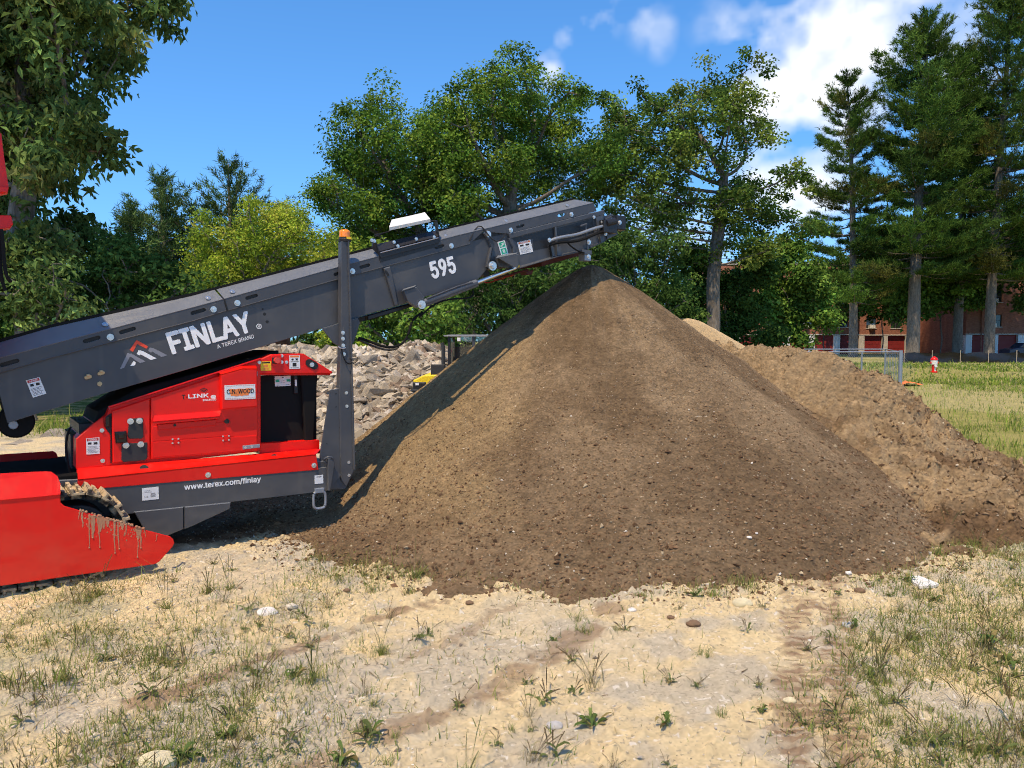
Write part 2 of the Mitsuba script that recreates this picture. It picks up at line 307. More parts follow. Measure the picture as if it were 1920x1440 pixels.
PH, PS = 2.46, .655
nr, na = 190, 620
R_, A_ = np.meshgrid(4.5 * np.linspace(0, 1, nr) ** .9, np.linspace(-np.pi, np.pi, na + 1)[:-1], indexing='ij')
def pile_h(x, y):
    z = cone(x, y, PILE[0], PILE[1], PH, PS, side=.26); r = np.hypot(x - PILE[0], y - PILE[1])
    rough = np.clip((1.5 - z) / 1.3, .25, 1)
    z = z + clods(x, y, z, .030, 11, 41) * rough + clods(x, y, z, .018, 25, 42) * rough + (noise3(x * 2.3, y * 2.3, z * 2, 3, 43) - .5) * .085 * np.clip(r / .8, .1, 1)
    an = np.arctan2(y - PILE[1], x - PILE[0]); z = z + (noise3(an * 9, r * .35, 0, 3, 44) - .5) * .055 * np.clip(r, 0, 1)
    return z - .06 * np.clip((r - 3.62 + .45 * np.exp(-((np.arctan2(y - PILE[1], x - PILE[0]) + .45) / .42) ** 2) + .6 * (noise3(x * 3, y * 3, 0, 3, 45) - .5)) / .3, 0, 3)
PX, PY = PILE[0] + R_ * np.cos(A_), PILE[1] + R_ * np.sin(A_); PZ = pile_h(PX, PY)
i, j = np.meshgrid(np.arange(nr - 1), np.arange(na), indexing='ij'); i, j = i.ravel(), j.ravel(); k = (j + 1) % na
pf = np.r_[np.c_[i * na + j, (i + 1) * na + j, (i + 1) * na + k], np.c_[i * na + j, (i + 1) * na + k, i * na + k]]
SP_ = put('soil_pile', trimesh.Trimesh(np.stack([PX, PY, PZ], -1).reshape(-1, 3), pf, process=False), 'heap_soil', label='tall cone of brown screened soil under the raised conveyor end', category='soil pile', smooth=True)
def seg_d(x, y, a, b):
    ux, uy = b[0] - a[0], b[1] - a[1]; t = np.clip(((x - a[0]) * ux + (y - a[1]) * uy) / (ux * ux + uy * uy), 0, 1)
    return np.hypot(x - a[0] - t * ux, y - a[1] - t * uy)
def berm_h(x, y):
    w = (noise3(x * .9, y * .9, 0, 3, 51) - .5)
    d = seg_d(x, y, (2.5, 10.4), (3.55, 9.35)) + w * .7
    dy = np.clip((9.6 - y) / 3, 0, 1)
    z = soft(1.36 - (.76 - .30 * dy) * np.maximum(d - .12, 0), .02)
    z = z + clods(x, y, z, .26, 3.4, 52) + clods(x, y, z, .18, 7.5, 53) + clods(x, y, z, .10, 17, 54) + (noise3(x * 1.6, y * 1.6, 0, 2, 55) - .5) * .22 * np.clip(z, 0, 1)
    return z - .10 * np.clip((d - 2.3) / .8, 0, 3)
put('soil_berm', grid_mesh(np.arange(.6, 7.6, .032), np.arange(5.6, 13.2, .032), berm_h), 'berm_soil', label='lower lumpy heap of lighter soil right of the tall cone', category='soil heap', smooth=True)
def back_h(x, y):
    z = cone(x, y, 2.5, 11.0, 1.92, .62); return z + clods(x, y, z, .02, 12, 61) - .03 * np.clip((np.hypot(x - 2.5, y - 11.0) - 3.0), 0, 3)
put('sand_heap', grid_mesh(np.arange(-2.4, 6.0, .07), np.arange(6.6, 14.6, .07), back_h), 'sand', label='smooth pale sand heap behind the tall soil cone', category='sand heap', smooth=True)
def far_h(x, y): return cone(x, y, 5.6, 16.5, .98, .5) + clods(x, y, 0, .05, 3, 63) - .06
put('sand_heap', grid_mesh(np.arange(2, 9.4, .1), np.arange(13, 20, .1), far_h), 'sand', label='small distant pale heap showing over the lumpy soil', category='sand heap', smooth=True)

# ------------------------------------------------------------------ loose clods and pebbles (past counting)
IV = unit(np.array([[1, .2, .1], [-1, .1, -.2], [.2, 1, .1], [-.1, -1, .2], [.1, -.2, 1], [0, .1, -1]], float)); IF = np.array([[0, 2, 4], [2, 1, 4], [1, 3, 4], [3, 0, 4], [2, 0, 5], [1, 2, 5], [3, 1, 5], [0, 3, 5]])
def scatter_stones(P, size, colors, seed, flat=(.5, .9)):
    r = np.random.default_rng(seed); n = len(P)
    V = IV[None] * (1 + r.normal(0, .16, (n, 6, 1))); V = V * np.stack([r.uniform(.8, 1.35, n), r.uniform(.7, 1.1, n), r.uniform(*flat, n)], -1)[:, None]
    a = r.uniform(0, 2 * np.pi, n); c, s = np.cos(a)[:, None], np.sin(a)[:, None]; t = r.normal(0, .5, n); ct, st = np.cos(t)[:, None], np.sin(t)[:, None]
    V = np.stack([V[..., 0], V[..., 1] * ct - V[..., 2] * st, V[..., 1] * st + V[..., 2] * ct], -1)
    V = np.stack([V[..., 0] * c - V[..., 1] * s, V[..., 0] * s + V[..., 1] * c, V[..., 2]], -1) * size[:, None, None] + P[:, None]
    F = (IF[None] + 6 * np.arange(n)[:, None, None]).reshape(-1, 3)
    return trimesh.Trimesh(V.reshape(-1, 3), F, process=False), np.repeat(colors, 6, 0)
def palette(cols, w, n, r, var=.18):
    return np.array(cols)[r.choice(len(cols), n, p=np.array(w) / np.sum(w))] * r.lognormal(0, var, (n, 1))
r = np.random.default_rng(77)
def on_pile(n, lo, hi, pw):
    rad = lo + (hi - lo) * r.uniform(0, 1, n) ** pw; a = r.uniform(-np.pi * 1.05, .12 * np.pi, n)
    x, y = PILE[0] + rad * np.cos(a), PILE[1] + rad * np.sin(a); return x, y, np.maximum(pile_h(x, y), ground_h(x, y)), rad
x, y, z, rad = on_pile(34000, .9, 4.3, .42)
sz = np.clip(r.lognormal(-5.15, .45, len(x)) * (.35 + .16 * rad + .035 * rad ** 2), .0035, .026)
ok = r.uniform(size=len(x)) < np.clip((4.3 - rad) / .45, .04, 1) ** 1.5; x, y, z, sz = x[ok], y[ok], z[ok], sz[ok]
m, c = scatter_stones(np.c_[x, y, z + sz * .15], sz, palette([(.15, .088, .048), (.21, .135, .075), (.10, .06, .034), (.36, .29, .19), (.62, .56, .46)], [5, 5, 3, .9, .18], len(x), r), 78)
put('soil_clods', m, 'vertex_matte', SP_, kind='stuff', color=c)
x, y = r.uniform(1.9, 6.6, 15000), r.uniform(6.2, 10.2, 15000); z = berm_h(x, y); ok = (z > ground_h(x, y) - .01) & (np.hypot(x - PILE[0], y - PILE[1]) > 3.0); x, y, z = x[ok], y[ok], z[ok]
sz = np.clip(r.lognormal(-4.75, .5, len(x)), .004, .04)
m, c = scatter_stones(np.c_[x, y, z + sz * .1], sz, palette([(.17, .105, .055), (.27, .18, .10), (.11, .066, .036), (.55, .48, .36)], [5, 5, 3, .8], len(x), r), 79)
put('soil_clods', m, 'vertex_matte', 'soil_berm', kind='stuff', color=c)
n = 46000; x = r.uniform(-6, 6, n); y = 2.4 + 5.6 * r.uniform(0, 1, n) ** 1.3
keep = noise3(x * 1.3, y * 1.3, 0, 3, 81) + r.normal(0, .08, n) > .47; x, y = x[keep], y[keep]; sz = np.clip(r.lognormal(-5.5, .5, len(x)), .002, .016)
m, c = scatter_stones(np.c_[x, y, ground_h(x, y) + sz * .2], sz, palette([(.50, .42, .29), (.36, .32, .27), (.24, .20, .16), (.66, .62, .55), (.44, .30, .18)], [5, 4, 2, 1.2, 2], len(x), r), 82)
put('gravel', m, 'vertex_matte', label='loose grit and pebbles on the sand', kind='stuff', color=c)
# single stones one can tell apart
STN = [(500,1139,.05,'white'), (547,1133,.028,'pale'), (1730,1098,0,''), (1392,1138,.05,'yellowish'), (1185,1137,.022,'white'), (1590,1082,.02,'white'), (1612,1113,.03,'brown'), (1300,1172,.035,'brown'), (1258,1156,.02,'brown'), (1405,1010,.016,'white'), (1418,1001,.011,'white'), (1590,1174,.03,'grey'), (295,1432,.06,'yellowish'), (1040,1340,.03,'grey'), (1480,1318,.025,'yellowish'), (880,1121,.022,'brown'), (650,1106,.02,'brown'), (635,1106,.018,'brown')]
STC = {'white': (.70, .67, .62), 'pale': (.58, .52, .42), 'yellowish': (.62, .55, .36), 'brown': (.20, .13, .08), 'grey': (.45, .44, .42)}
SPOT = [(-1.477,4.576), (-1.342,4.632), (2.694,4.993), (1.39,4.585), (0.725,4.594), (2.284,5.177), (2.209,4.832), (1.024,4.286), (0.925,4.422), (1.927,6.202), (2.033,6.358), (1.89,4.27), (-1.345,2.85), (0.183,3.237), (1.229,3.344), (-0.266,4.75), (-1.066,4.906), (-1.117,4.906)]
WHERE = ['in the weeds in front of the engine', 'in the weeds beside the white stone before the engine', '', 'beside green weeds at the right foot of the soil cone', 'at the front foot of the soil cone', 'between the two wheel tracks on the right', 'just right of the wheel tracks', 'on bare sand below the cone', 'on bare sand below the cone', 'on the soil cone', 'on the soil cone', 'beside the right wheel track', 'at the bottom edge, left', 'beside the middle weeds', 'on the right wheel track', 'at the foot of the cone', 'left of the cone foot', 'left of the cone foot']
GRP = {'on bare sand below the cone': 'brown clods on bare sand', 'left of the cone foot': 'brown clods left of the cone', 'on the soil cone': 'white stones on the soil cone'}
for (px, py, s, col), (x, y), wh in zip(STN, SPOT, WHERE):
    if not s: continue
    q = trimesh.creation.icosphere(2); v = np.array(q.vertices); v = v * (1 + .5 * (noise3(v[:, 0] * 1.6 + px, v[:, 1] * 1.6, v[:, 2] * 1.6, 3, 3) - .5))[:, None] * [1.2, .9, .6]; q.vertices = v * s
    if wh == 'on the soil cone':      # lies on the slope: walk along the sight line's ground track to the slope
        k = np.linspace(.6, 1, 400); xs, ys = x * k, y * k; zz = 1.6 * (1 - k); t = np.argmax(pile_h(xs, ys) > zz); x, y, z = xs[t], ys[t], pile_h(xs[t], ys[t])
    else: z = float(ground_h(x, y))
    q.apply_translation([x, y, float(z) + s * .25]); nm = 'soil_clod' if col == 'brown' else 'stone'
    put(nm, q, 'vertex_matte', label=f'{col} {"soil clod" if col == "brown" else "stone"} {wh}', category='clod' if col == 'brown' else 'stone', group=GRP.get(wh), smooth=True, color=np.tile(STC[col], (len(v), 1)) * (.85 + .3 * noise3(v[:, 0] * 6, v[:, 1] * 6, v[:, 2] * 6, 2, 5))[:, None])
sl = np.array([(2.656,5.084),(2.725,5.107),(2.746,5.038),(2.768,4.938),(2.717,4.895),(2.616,4.885),(2.619,4.971)]); b = trimesh.creation.extrude_polygon(Polygon(sl), .018, engine='earcut'); b.apply_translation([0, 0, float(ground_h(sl[:, 0], sl[:, 1]).max()) + .002])
put('broken_slab', b, 'white_slab_stone', label='flat white broken slab lying on the sand at the right', category='slab')

# ------------------------------------------------------------------ rubble heap with separate chunks
def rub_h(x, y): return np.clip(np.minimum((y - 12.3) * .36, 1.42 + .10 * np.sin(x * 2.2)), 0, 3) * np.clip((x + 7.5) / 1.5, 0, 1) * np.clip((-.55 - x) / .9, 0, 1) + (noise3(x * 1.2, y * 1.2, 0, 3, 90) - .5) * .35 - .05
RB = put('rubble_heap', grid_mesh(np.arange(-8, 1.4, .12), np.arange(12, 19, .12), rub_h), 'concrete', label='heap of broken concrete rubble behind the machine', category='rubble heap')
def chunk(r, s):
    p = r.uniform(-1, 1, (14, 3)) * [1, r.uniform(.5, .9), r.uniform(.22, .6)]
    p = np.sign(p) * np.abs(p) ** .55 * [1, .8, .42]; h = trimesh.convex.convex_hull(p * s); return h
VAR = [ply(chunk(r, 1.0), 'concrete') for _ in range(28)]
def rot3(r):
    q = r.normal(size=4); q /= np.linalg.norm(q); return trimesh.transformations.quaternion_matrix(q)
cnt = 0
for k in range(300):
    x, y = r.uniform(-6.6, -.8), 12.3 + 4.4 * r.uniform() ** .9
    if k > 60: x = r.uniform(-4.6, -1.2)
    s = np.clip(r.lognormal(-2.2, .5), .06, .30); z = float(rub_h(np.array(x), np.array(y))) + s * .18
    tilt = trimesh.transformations.euler_matrix(r.normal(0, .5), r.normal(0, .5), r.uniform(0, 6.28)); tilt[:3, 3] = x, y, z
    put('chunk', VAR[k % 28], None, RB, to_world=T(tilt @ np.diag([s, s, s, 1])))
n = 9000; x, y = r.uniform(-7, -.8, n), r.uniform(12.2, 17, n); sz = np.clip(r.lognormal(-2.7, .5, n), .02, .16)
m, c = scatter_stones(np.c_[x, y, rub_h(x, y) + sz * .3], sz, palette([(.40, .345, .26), (.32, .27, .20), (.52, .46, .38), (.24, .18, .13)], [5, 5, 2, 2], n, r), 92, (.35, .9))
put('rubble_bits', m, 'vertex_matte', RB, kind='stuff', color=c)

# ------------------------------------------------------------------ weeds and grass
GREENS = [(.18, .24, .055), (.24, .28, .07), (.14, .20, .055), (.32, .30, .11), (.44, .37, .18)]
def blades(P, H, W, lean, col, r, seg=2):
    """Arching grass blades: one strip of seg+1 rings each."""
    n = len(P); a = r.uniform(0, 2 * np.pi, n); d = np.stack([np.cos(a), np.sin(a), np.zeros(n)], -1); w = np.stack([-np.sin(a), np.cos(a), np.zeros(n)], -1)
    tw = r.uniform(-1, 1, n)[:, None]; w = unit(w * 1 + d * tw * .8)
    V, C = [], []
    for k in range(seg + 1):
        t = k / seg; c = P + d * (lean * H * t ** 1.7)[:, None] + np.array([0, 0, 1]) * (H * (t - .32 * lean * t * t))[:, None]
        if k < seg: V += [c - w * (W * (1 - .55 * t))[:, None] / 2, c + w * (W * (1 - .55 * t))[:, None] / 2]
        else: V.append(c)
    V = np.stack(V, 1); q = V.shape[1]; F = []
    for k in range(seg - 1): F += [[2 * k, 2 * k + 1, 2 * k + 3], [2 * k, 2 * k + 3, 2 * k + 2]]
    F.append([2 * seg - 2, 2 * seg - 1, 2 * seg])
    F = (np.array(F)[None] + q * np.arange(n)[:, None, None]).reshape(-1, 3)
    return trimesh.Trimesh(V.reshape(-1, 3), F, process=False), np.repeat(col, q, 0)
def join(parts): return cat([p[0] for p in parts]), np.vstack([p[1] for p in parts])
def tuft(r, n, H, spread_, cols, wcols, W=.004):
    P = np.c_[r.normal(0, spread_, n), r.normal(0, spread_, n), np.zeros(n) - .004]
    return blades(P, H * r.uniform(.45, 1.1, n), W * r.uniform(.7, 1.3, n), r.uniform(.15, 1.0, n), palette(cols, wcols, n, r, .2), r, 3)
def leaf_fan(r, n, L, W, up, col):
    """Broad ground leaves in a rosette."""
    V, F, C = [], [], []
    for k in range(n):
        a = 2 * np.pi * k / n + r.normal(0, .6); l = L * r.uniform(.35, 1.2); w = W * r.uniform(.6, 1.2); u = up * r.uniform(.2, 2.4); off = np.array([r.normal(0, .012), r.normal(0, .012), 0])
        d = np.array([math.cos(a), math.sin(a), 0]); s = np.array([-math.sin(a), math.cos(a), 0]); o = len(V)
        for t, ww in ((.05, .12), (.35, .8), (.65, 1), (.88, .6)):
            c = off + d * l * t + np.array([0, 0, 1]) * (u * l * (t - .75 * t * t) + .004)
            V += [c - s * w * ww / 2 + [0, 0, w * .12 * ww], c, c + s * w * ww / 2 + [0, 0, w * .12 * ww]]
        V.append(off + d * l + np.array([0, 0, u * l * .2]))
        for i in range(3):
            b = o + 3 * i
            for j in (0, 1): F += [[b + j, b + j + 1, b + j + 4], [b + j, b + j + 4, b + j + 3]]
        F += [[o + 9, o + 10, o + 12], [o + 10, o + 11, o + 12]]
        C += [np.array(col if r.uniform() > .22 else (.30, .24, .10)) * r.lognormal(0, .25)] * 13
    return trimesh.Trimesh(np.array(V), np.array(F), process=False), np.array(C)
def stalks(r, n, H, rad, col, spread_=.4):
    out = []
    for _ in range(n):
        a = r.uniform(0, 2 * np.pi); l = H * r.uniform(.5, 1.1); k = r.uniform(.1, spread_) * 1.6
        p = np.array([[0, 0, 0], [.3 * k, 0, .4], [.65 * k, 0, .75], [k, 0, 1.0]]) * l; p = p @ np.array([[math.cos(a), math.sin(a), 0], [-math.sin(a), math.cos(a), 0], [0, 0, 1]]) + r.normal(0, .006, 3) * [1, 1, 0]
        m = tube(p, np.array([.35, .4, 1.0, .8]) * rad, 4); out.append((m, np.tile(np.array(col) * r.lognormal(0, .2), (len(m.vertices), 1))))
    return join(out)
def w_plantain(r): return join([leaf_fan(r, r.integers(4, 9), .058, .017, .8, (.16, .20, .07)), stalks(r, r.integers(3, 10), .10, .0024, (.17, .13, .075), .8), tuft(r, 16, .06, .03, GREENS, [2, 2, 1, 2, 2], .003)])
def w_tuft(r): return tuft(r, 40, .092, .024, GREENS, [3, 3, 2, 2.5, 2], .0036)
def w_dry(r): return join([tuft(r, 26, .13, .03, [(.33, .27, .13), (.22, .19, .08), (.16, .15, .05)], [2, 2, 2], .003), stalks(r, 6, .17, .0022, (.17, .12, .06), .7)])
def w_broad(r): return join([leaf_fan(r, 9, .085, .021, .9, (.11, .17, .05)), leaf_fan(r, 6, .05, .018, 1.6, (.15, .19, .06)), tuft(r, 16, .11, .02, GREENS, [3, 2, 1, 1, 0])])
def w_tall(r): return join([stalks(r, 4, .27, .0024, (.17, .18, .075), .3), tuft(r, 40, .14, .024, GREENS, [3, 3, 2, 2, 1], .004), tuft(r, 12, .09, .01, GREENS, [3, 3, 2, 1, 1], .006)])
KINDS = {'plantain_weed': (w_plantain, 7, 'plantain'), 'grass_tuft': (w_tuft, 7, 'grass'), 'dry_weed': (w_dry, 6, 'weed'), 'leafy_weed': (w_broad, 5, 'weed'), 'tall_weed': (w_tall, 4, 'weed')}
PROTO = {}
for kn, (fn, n, _) in KINDS.items():
    PROTO[kn] = []
    for q in range(n):
        m, c = fn(r); PROTO[kn].append(ply(m, 'grass_blade', color=c))
LOOK = {'plantain_weed': 'plantain with dark seed stalks', 'grass_tuft': 'tuft of green grass', 'dry_weed': 'straw coloured dry weed', 'leafy_weed': 'low weed with broad leaves', 'tall_weed': 'tall thin grassy weed'}
def region(x, y):
    if np.hypot(x - PILE[0], y - PILE[1]) < 4.15: return 'at the left foot of the soil cone' if x < -.9 else 'at the right foot of the soil cone' if x > 1.9 else 'at the front foot of the soil cone'
    if y > 4.3 and x < -1.4: return 'just below the red skirt plate'
    row = 'along the bottom edge' if y < 3.05 else 'low in the picture' if y < 3.7 else 'halfway up to the cone' if y < 4.5 else 'near the cone'
    col = 'far left' if x < -.58 * y else 'left' if x < -.32 * y else 'left of the middle' if x < -.1 * y else 'in the middle' if x < .12 * y else 'right of the middle' if x < .33 * y else 'beside the right wheel tracks' if x < .45 * y else 'right of the wheel tracks' if x < .55 * y else 'far right'
    return f'{row}, {col}'
def weed(kn, x, y, s):
    v = PROTO[kn][r.integers(len(PROTO[kn]))]; a = r.uniform(0, 6.28)
    put(kn, v, None, label=f'{LOOK[kn]} {region(x, y)}', category=KINDS[kn][2], group=f'{KINDS[kn][2]} growing {region(x, y)}', to_world=T().translate([x, y, float(ground_h(x, y))]).rotate([0, 0, 1], math.degrees(a)).scale(s))
# the weeds that stand out one by one
for kn, s, (x, y) in [('plantain_weed', 1.2, (-1.651,3.438)) , ('plantain_weed', 1.1, (-1.664,3.843)), ('plantain_weed', .9, (-2.07,3.181)), ('plantain_weed', 1.0, (-1.549,3.036)), ('leafy_weed', 1.1, (-1.245,2.877)), ('plantain_weed', 1.25, (-1.213,3.237)), ('leafy_weed', .8, (-1.163,3.1)), ('plantain_weed', 1.35, (-0.581,3.036)), ('plantain_weed', 1.0, (-0.508,4.128)), ('plantain_weed', .9, (-0.893,3.036)), ('leafy_weed', .9, (-0.657,2.896)), ('plantain_weed', 1.3, (0.159,2.982)), ('leafy_weed', 1.0, (0.343,3.237)), ('plantain_weed', 1.1, (0.146,3.438)), ('plantain_weed', 1.1, (0.284,3.503)), ('plantain_weed', .8, (-0.239,3.385)), ('dry_weed', 1.1, (0.381,3.606)), ('plantain_weed', .9, (0.625,4.238)), ('grass_tuft', .9, (0.404,4.262)), ('plantain_weed', .8, (1.294,4.182)), ('leafy_weed', .7, (0.654,3.19)), ('plantain_weed', 1.2, (1.77,3.666)), ('plantain_weed', 1.2, (1.386,3.213)), ('plantain_weed', 1.0, (1.697,3.334)), ('leafy_weed', 1.3, (2.48,3.959)), ('leafy_weed', 1.2, (2.483,3.791)), ('grass_tuft', 1.3, (2.689,4.068)), ('plantain_weed', 1.2, (1.666,2.974)), ('plantain_weed', 1.3, (1.869,2.896)), ('dry_weed', 1.1, (2.057,3.057)), ('grass_tuft', 1.5, (-1.821,3.89)), ('tall_weed', .95, (-2.642,4.863)), ('tall_weed', 1.0, (-1.964,4.917)), ('tall_weed', .9, (-2.125,4.661)), ('tall_weed', .8, (-1.846,4.971)), ('tall_weed', .9, (-2.136,3.606)), ('grass_tuft', 1.6, (-2.391,3.606)), ('grass_tuft', 1.5, (-2.236,3.52)), ('grass_tuft', 1.4, (-2.128,3.548)), ('tall_weed', 1.0, (-0.954,3.606)), ('leafy_weed', .8, (-1.063,3.678)), ('tall_weed', .7, (-0.683,3.959)), ('tall_weed', 1.1, (3.694,6.376)), ('tall_weed', .9, (3.529,6.202)), ('grass_tuft', 1.2, (3.165,5.658)), ('grass_tuft', 1.3, (2.964,5.73)), ('grass_tuft', 1.2, (1.516,4.917)), ('grass_tuft', 1.2, (1.274,4.781)), ('leafy_weed', .9, (1.152,4.76)), ('grass_tuft', 1.0, (-0.906,4.971)), ('grass_tuft', 1.0, (-1.188,5.142)), ('grass_tuft', 1.1, (-0.662,4.971))]: weed(kn, x, y, s)
def dens(x, y):
    left = np.clip((-.5 - x + (y - 4) * -.1) / 1.3, 0, 1) * np.clip((6.3 + .6 * x + 1.6 - y) / .8, 0, 1)
    right = np.clip((x - .36 * y + .1) / .8, 0, 1)
    toe = np.exp(-((np.hypot(x - PILE[0], y - PILE[1]) - 3.9) / .22) ** 2) * np.clip(noise3(x * 1.1, y * 1.1, 0, 2, 104) * 3 - 1.3, 0, 1)
    return np.clip(.10 + .85 * left + .95 * right + .8 * toe, 0, 1) * np.clip((noise3(x * 1.5, y * 1.5, 0, 3, 101) - .34 + .10 * right) * 3.2, .06, 1)
def free(x, y): return (np.hypot(x - PILE[0], y - PILE[1]) > 3.72) & ~((y > 4.80 + (x + 3.2) * .70 - .02) & (x < -1.2)) & (berm_h(x, y) < .02)
c_ = 0
while c_ < 235:
    y = 2.7 + 5.2 * r.uniform() ** 1.35; x = r.uniform(-1, 1) * (y * .70)
    if r.uniform() > dens(x, y) + .10 or not free(x, y): continue
    kn = r.choice(list(KINDS), p=[.42, .25, .20, .10, .03]); weed(kn, x, y, r.uniform(.42, .95)); c_ += 1
def carpet(n, H, W, seed, gamma):
    q = np.random.default_rng(seed); y = 2.5 + 5.6 * q.uniform(0, 1, n) ** 1.2; x = q.uniform(-1, 1, n) * y * .74
    ok = (q.uniform(0, 1, n) < dens(x, y) ** gamma) & free(x, y); x, y = x[ok], y[ok]
    return blades(np.c_[x, y, ground_h(x, y) - .004], H * q.lognormal(0, .35, len(x)), W * q.uniform(.6, 1.3, len(x)), q.uniform(.2, 1.2, len(x)), palette(GREENS, [3, 3, 2, 2.5, 2.5], len(x), q, .22), q, 2)
m, c = join([carpet(120000, .045, .0042, 5, 1.1), carpet(22000, .10, .0036, 6, 1.6)])
put('grass', m, 'grass_blade', label='thin patchy grass on the sand', kind='stuff', color=c)
# straw and twigs lying about
n = 2600; q = r; y = 2.5 + 5.6 * q.uniform(0, 1, n) ** 1.2; x = q.uniform(-1, 1, n) * y * .74; ok = free(x, y) & (q.uniform(0, 1, n) < .25 + dens(x, y)); x, y = x[ok], y[ok]; n = len(x)
a = q.uniform(0, 6.28, n); L = q.lognormal(-3.0, .45, n); d = np.stack([np.cos(a), np.sin(a), q.normal(0, .12, n)], -1) * L[:, None] / 2; P = np.c_[x, y, ground_h(x, y) + .006]; s = np.stack([-np.sin(a), np.cos(a), np.full(n, .4)], -1) * .0024
V = np.stack([P - d - s, P + d - s * .6, P + d + s * .6, P - d + s], 1); F = (np.array([[0, 1, 2], [0, 2, 3]])[None] + 4 * np.arange(n)[:, None, None]).reshape(-1, 3)
put('straw', trimesh.Trimesh(V.reshape(-1, 3), F, process=False), 'grass_blade', label='scattered straw and dead stalks on the sand', kind='stuff', color=np.repeat(palette([(.38, .30, .16), (.16, .11, .06), (.26, .20, .10)], [2, 2, 2], n, q), 4, 0))
# the meadow on the right, and the grass bank behind the machine
def meadow(n, x0, x1, y0, y1, H, W, seed, keep, cols, w):
    q = np.random.default_rng(seed); y = y0 + (y1 - y0) * q.uniform(0, 1, n) ** 1.5; x = q.uniform(x0, x1, n)
    ok = keep(x, y, q); x, y = x[ok], y[ok]; g = noise3(x * .5, y * .5, 0, 3, seed)[:, None]
    col = palette(cols, w, len(x), q, .2) * (.75 + .6 * g)
    return blades(np.c_[x, y, ground_h(x, y) - .01], H * q.lognormal(0, .35, len(x)) * (.4 + 1.2 * g[:, 0]), W * (1 + y / 30) * q.uniform(.6, 1.3, len(x)), q.uniform(.15, .9, len(x)), col, q, 2)
MG = [(.19, .28, .04), (.27, .35, .06), (.35, .36, .10), (.14, .22, .04), (.46, .40, .19)]
def keep_r(x, y, q):
    worn = noise3(x * .22 + 2, y * .20, 0, 3, 110) > .58
    return (x > 3.9 + .1 * (y - 10) + q.normal(0, .3, len(x))) & (berm_h(x, y) < .03) & ~(worn & (q.uniform(0, 1, len(x)) < .82))
m, c = join([meadow(62000, 4, 22, 8.6, 30, .13, .009, 111, keep_r, MG, [3, 3, 2, 2, 1.5]), meadow(46000, 6, 60, 28, 57.4, .13, .028, 112, keep_r, MG, [3, 3, 2, 2, 1.2]), meadow(9000, -9, -3.2, 13.0, 24, .22, .012, 113, lambda x, y, q: (y - 13 > (x + 5) * -.2 + q.normal(0, .5, len(x))), MG, [3, 3, 1, 2, 1])])
put('meadow_grass', m, 'grass_blade', label='tall green grass on the open field', kind='stuff', color=c)

# ------------------------------------------------------------------ loader half hidden behind the soil pile
LD = thing('compact_loader', 'small yellow loader with a dark glazed cab behind the soil pile', 'loader')
def lp(name, mesh, bsdf, label=None, smooth=False, parent=None): return put(name, mesh, bsdf, parent or LD, label=label, smooth=smooth)
def bx(x0, x1, y0, y1, z0, z1, b=.01): return box((x0, y0, z0), (x1, y1, z1), b)
scene['roof_grey'] = principled((.30, .31, .32), .5)
LX, LY = -1.68, 13.3
lp('hood', plate([(LX - .02, .62), (LX - .02, .93), (LX + .16, 1.02), (LX + .62, 1.03), (LX + .62, .62)], LY, LY + 1.0, .02), 'hood_yellow', 'yellow engine hood')
GR = lp('grille', bx(LX - .03, LX + .20, LY - .02, LY + 1.02, .55, .90, .02), 'black_metal')
for kz in range(4): lp('slat', bx(LX - .045, LX + .18, LY - .035, LY - .018, .60 + .05 * kz, .618 + .05 * kz, .003), 'grey_edge', parent=GR)
lp('lamp', bx(LX + .02, LX + .08, LY - .035, LY - .015, .845, .885, .004), 'label_white')
lp('exhaust_pipe', cat([tube([(LX + .49, LY + .1, .95), (LX + .49, LY + .1, 1.50), (LX + .47, LY + .1, 1.58)], .035, 10), bx(LX + .28, LX + .52, LY + .02, LY + .2, 1.02, 1.2)]), 'hose', smooth=40)
lp('cab_roof', plate([(LX + .50, 1.70), (LX + .62, 1.715), (LX + 1.40, 1.715), (LX + 1.52, 1.70), (LX + 1.5, 1.685), (LX + .52, 1.685)], LY - .05, LY + 1.1, .01), 'roof_grey', 'pale flat cab roof')
for (xx, yy) in ((LX + .60, LY), (LX + 1.02, LY - .005), (LX + 1.44, LY), (LX + .60, LY + 1.0), (LX + 1.44, LY + 1.0)): lp('pillar', bx(xx - .022, xx + .022, yy, yy + .04, .6, 1.69, .005), 'grey_edge' if xx == LX + 1.02 else 'black_metal')
for x0, x1 in ((LX + .63, LX + .99), (LX + 1.05, LX + 1.41)): lp('window_pane', bx(x0, x1, LY + .015, LY + .019, .7, 1.68, 0), 'window_glass'); lp('dark_backing', bx(x0 - .03, x1 + .03, LY + 1.01, LY + 1.03, .6, 1.5, 0), 'black_metal')  # black sheets added behind the cab so its panes look dark
lp('window_pane', bx(LX + .598, LX + .602, LY + .05, LY + .98, .8, 1.68, 0), 'window_glass')
lp('seat', cat([bx(LX + .86, LX + 1.16, LY + .35, LY + .75, .85, 1.0), bx(LX + 1.06, LX + 1.17, LY + .35, LY + .75, .95, 1.5, .03)]), 'black_rubber')
lp('work_lamp', bx(LX + .74, LX + .80, LY - .05, LY - .01, 1.60, 1.66, .005), 'label_white')
lp('body', bx(LX + .1, LX + 1.5, LY + .05, LY + .95, .35, .7, .02), 'hood_yellow')
for xx in (LX + .35, LX + 1.3):
    for yy in (LY - .08, LY + .86):
        lp('wheel', plate([(xx + .33 * math.cos(a), .33 + .33 * math.sin(a)) for a in np.linspace(0, 6.283, 25)[:-1]], yy, yy + .22, .03), 'black_rubber')

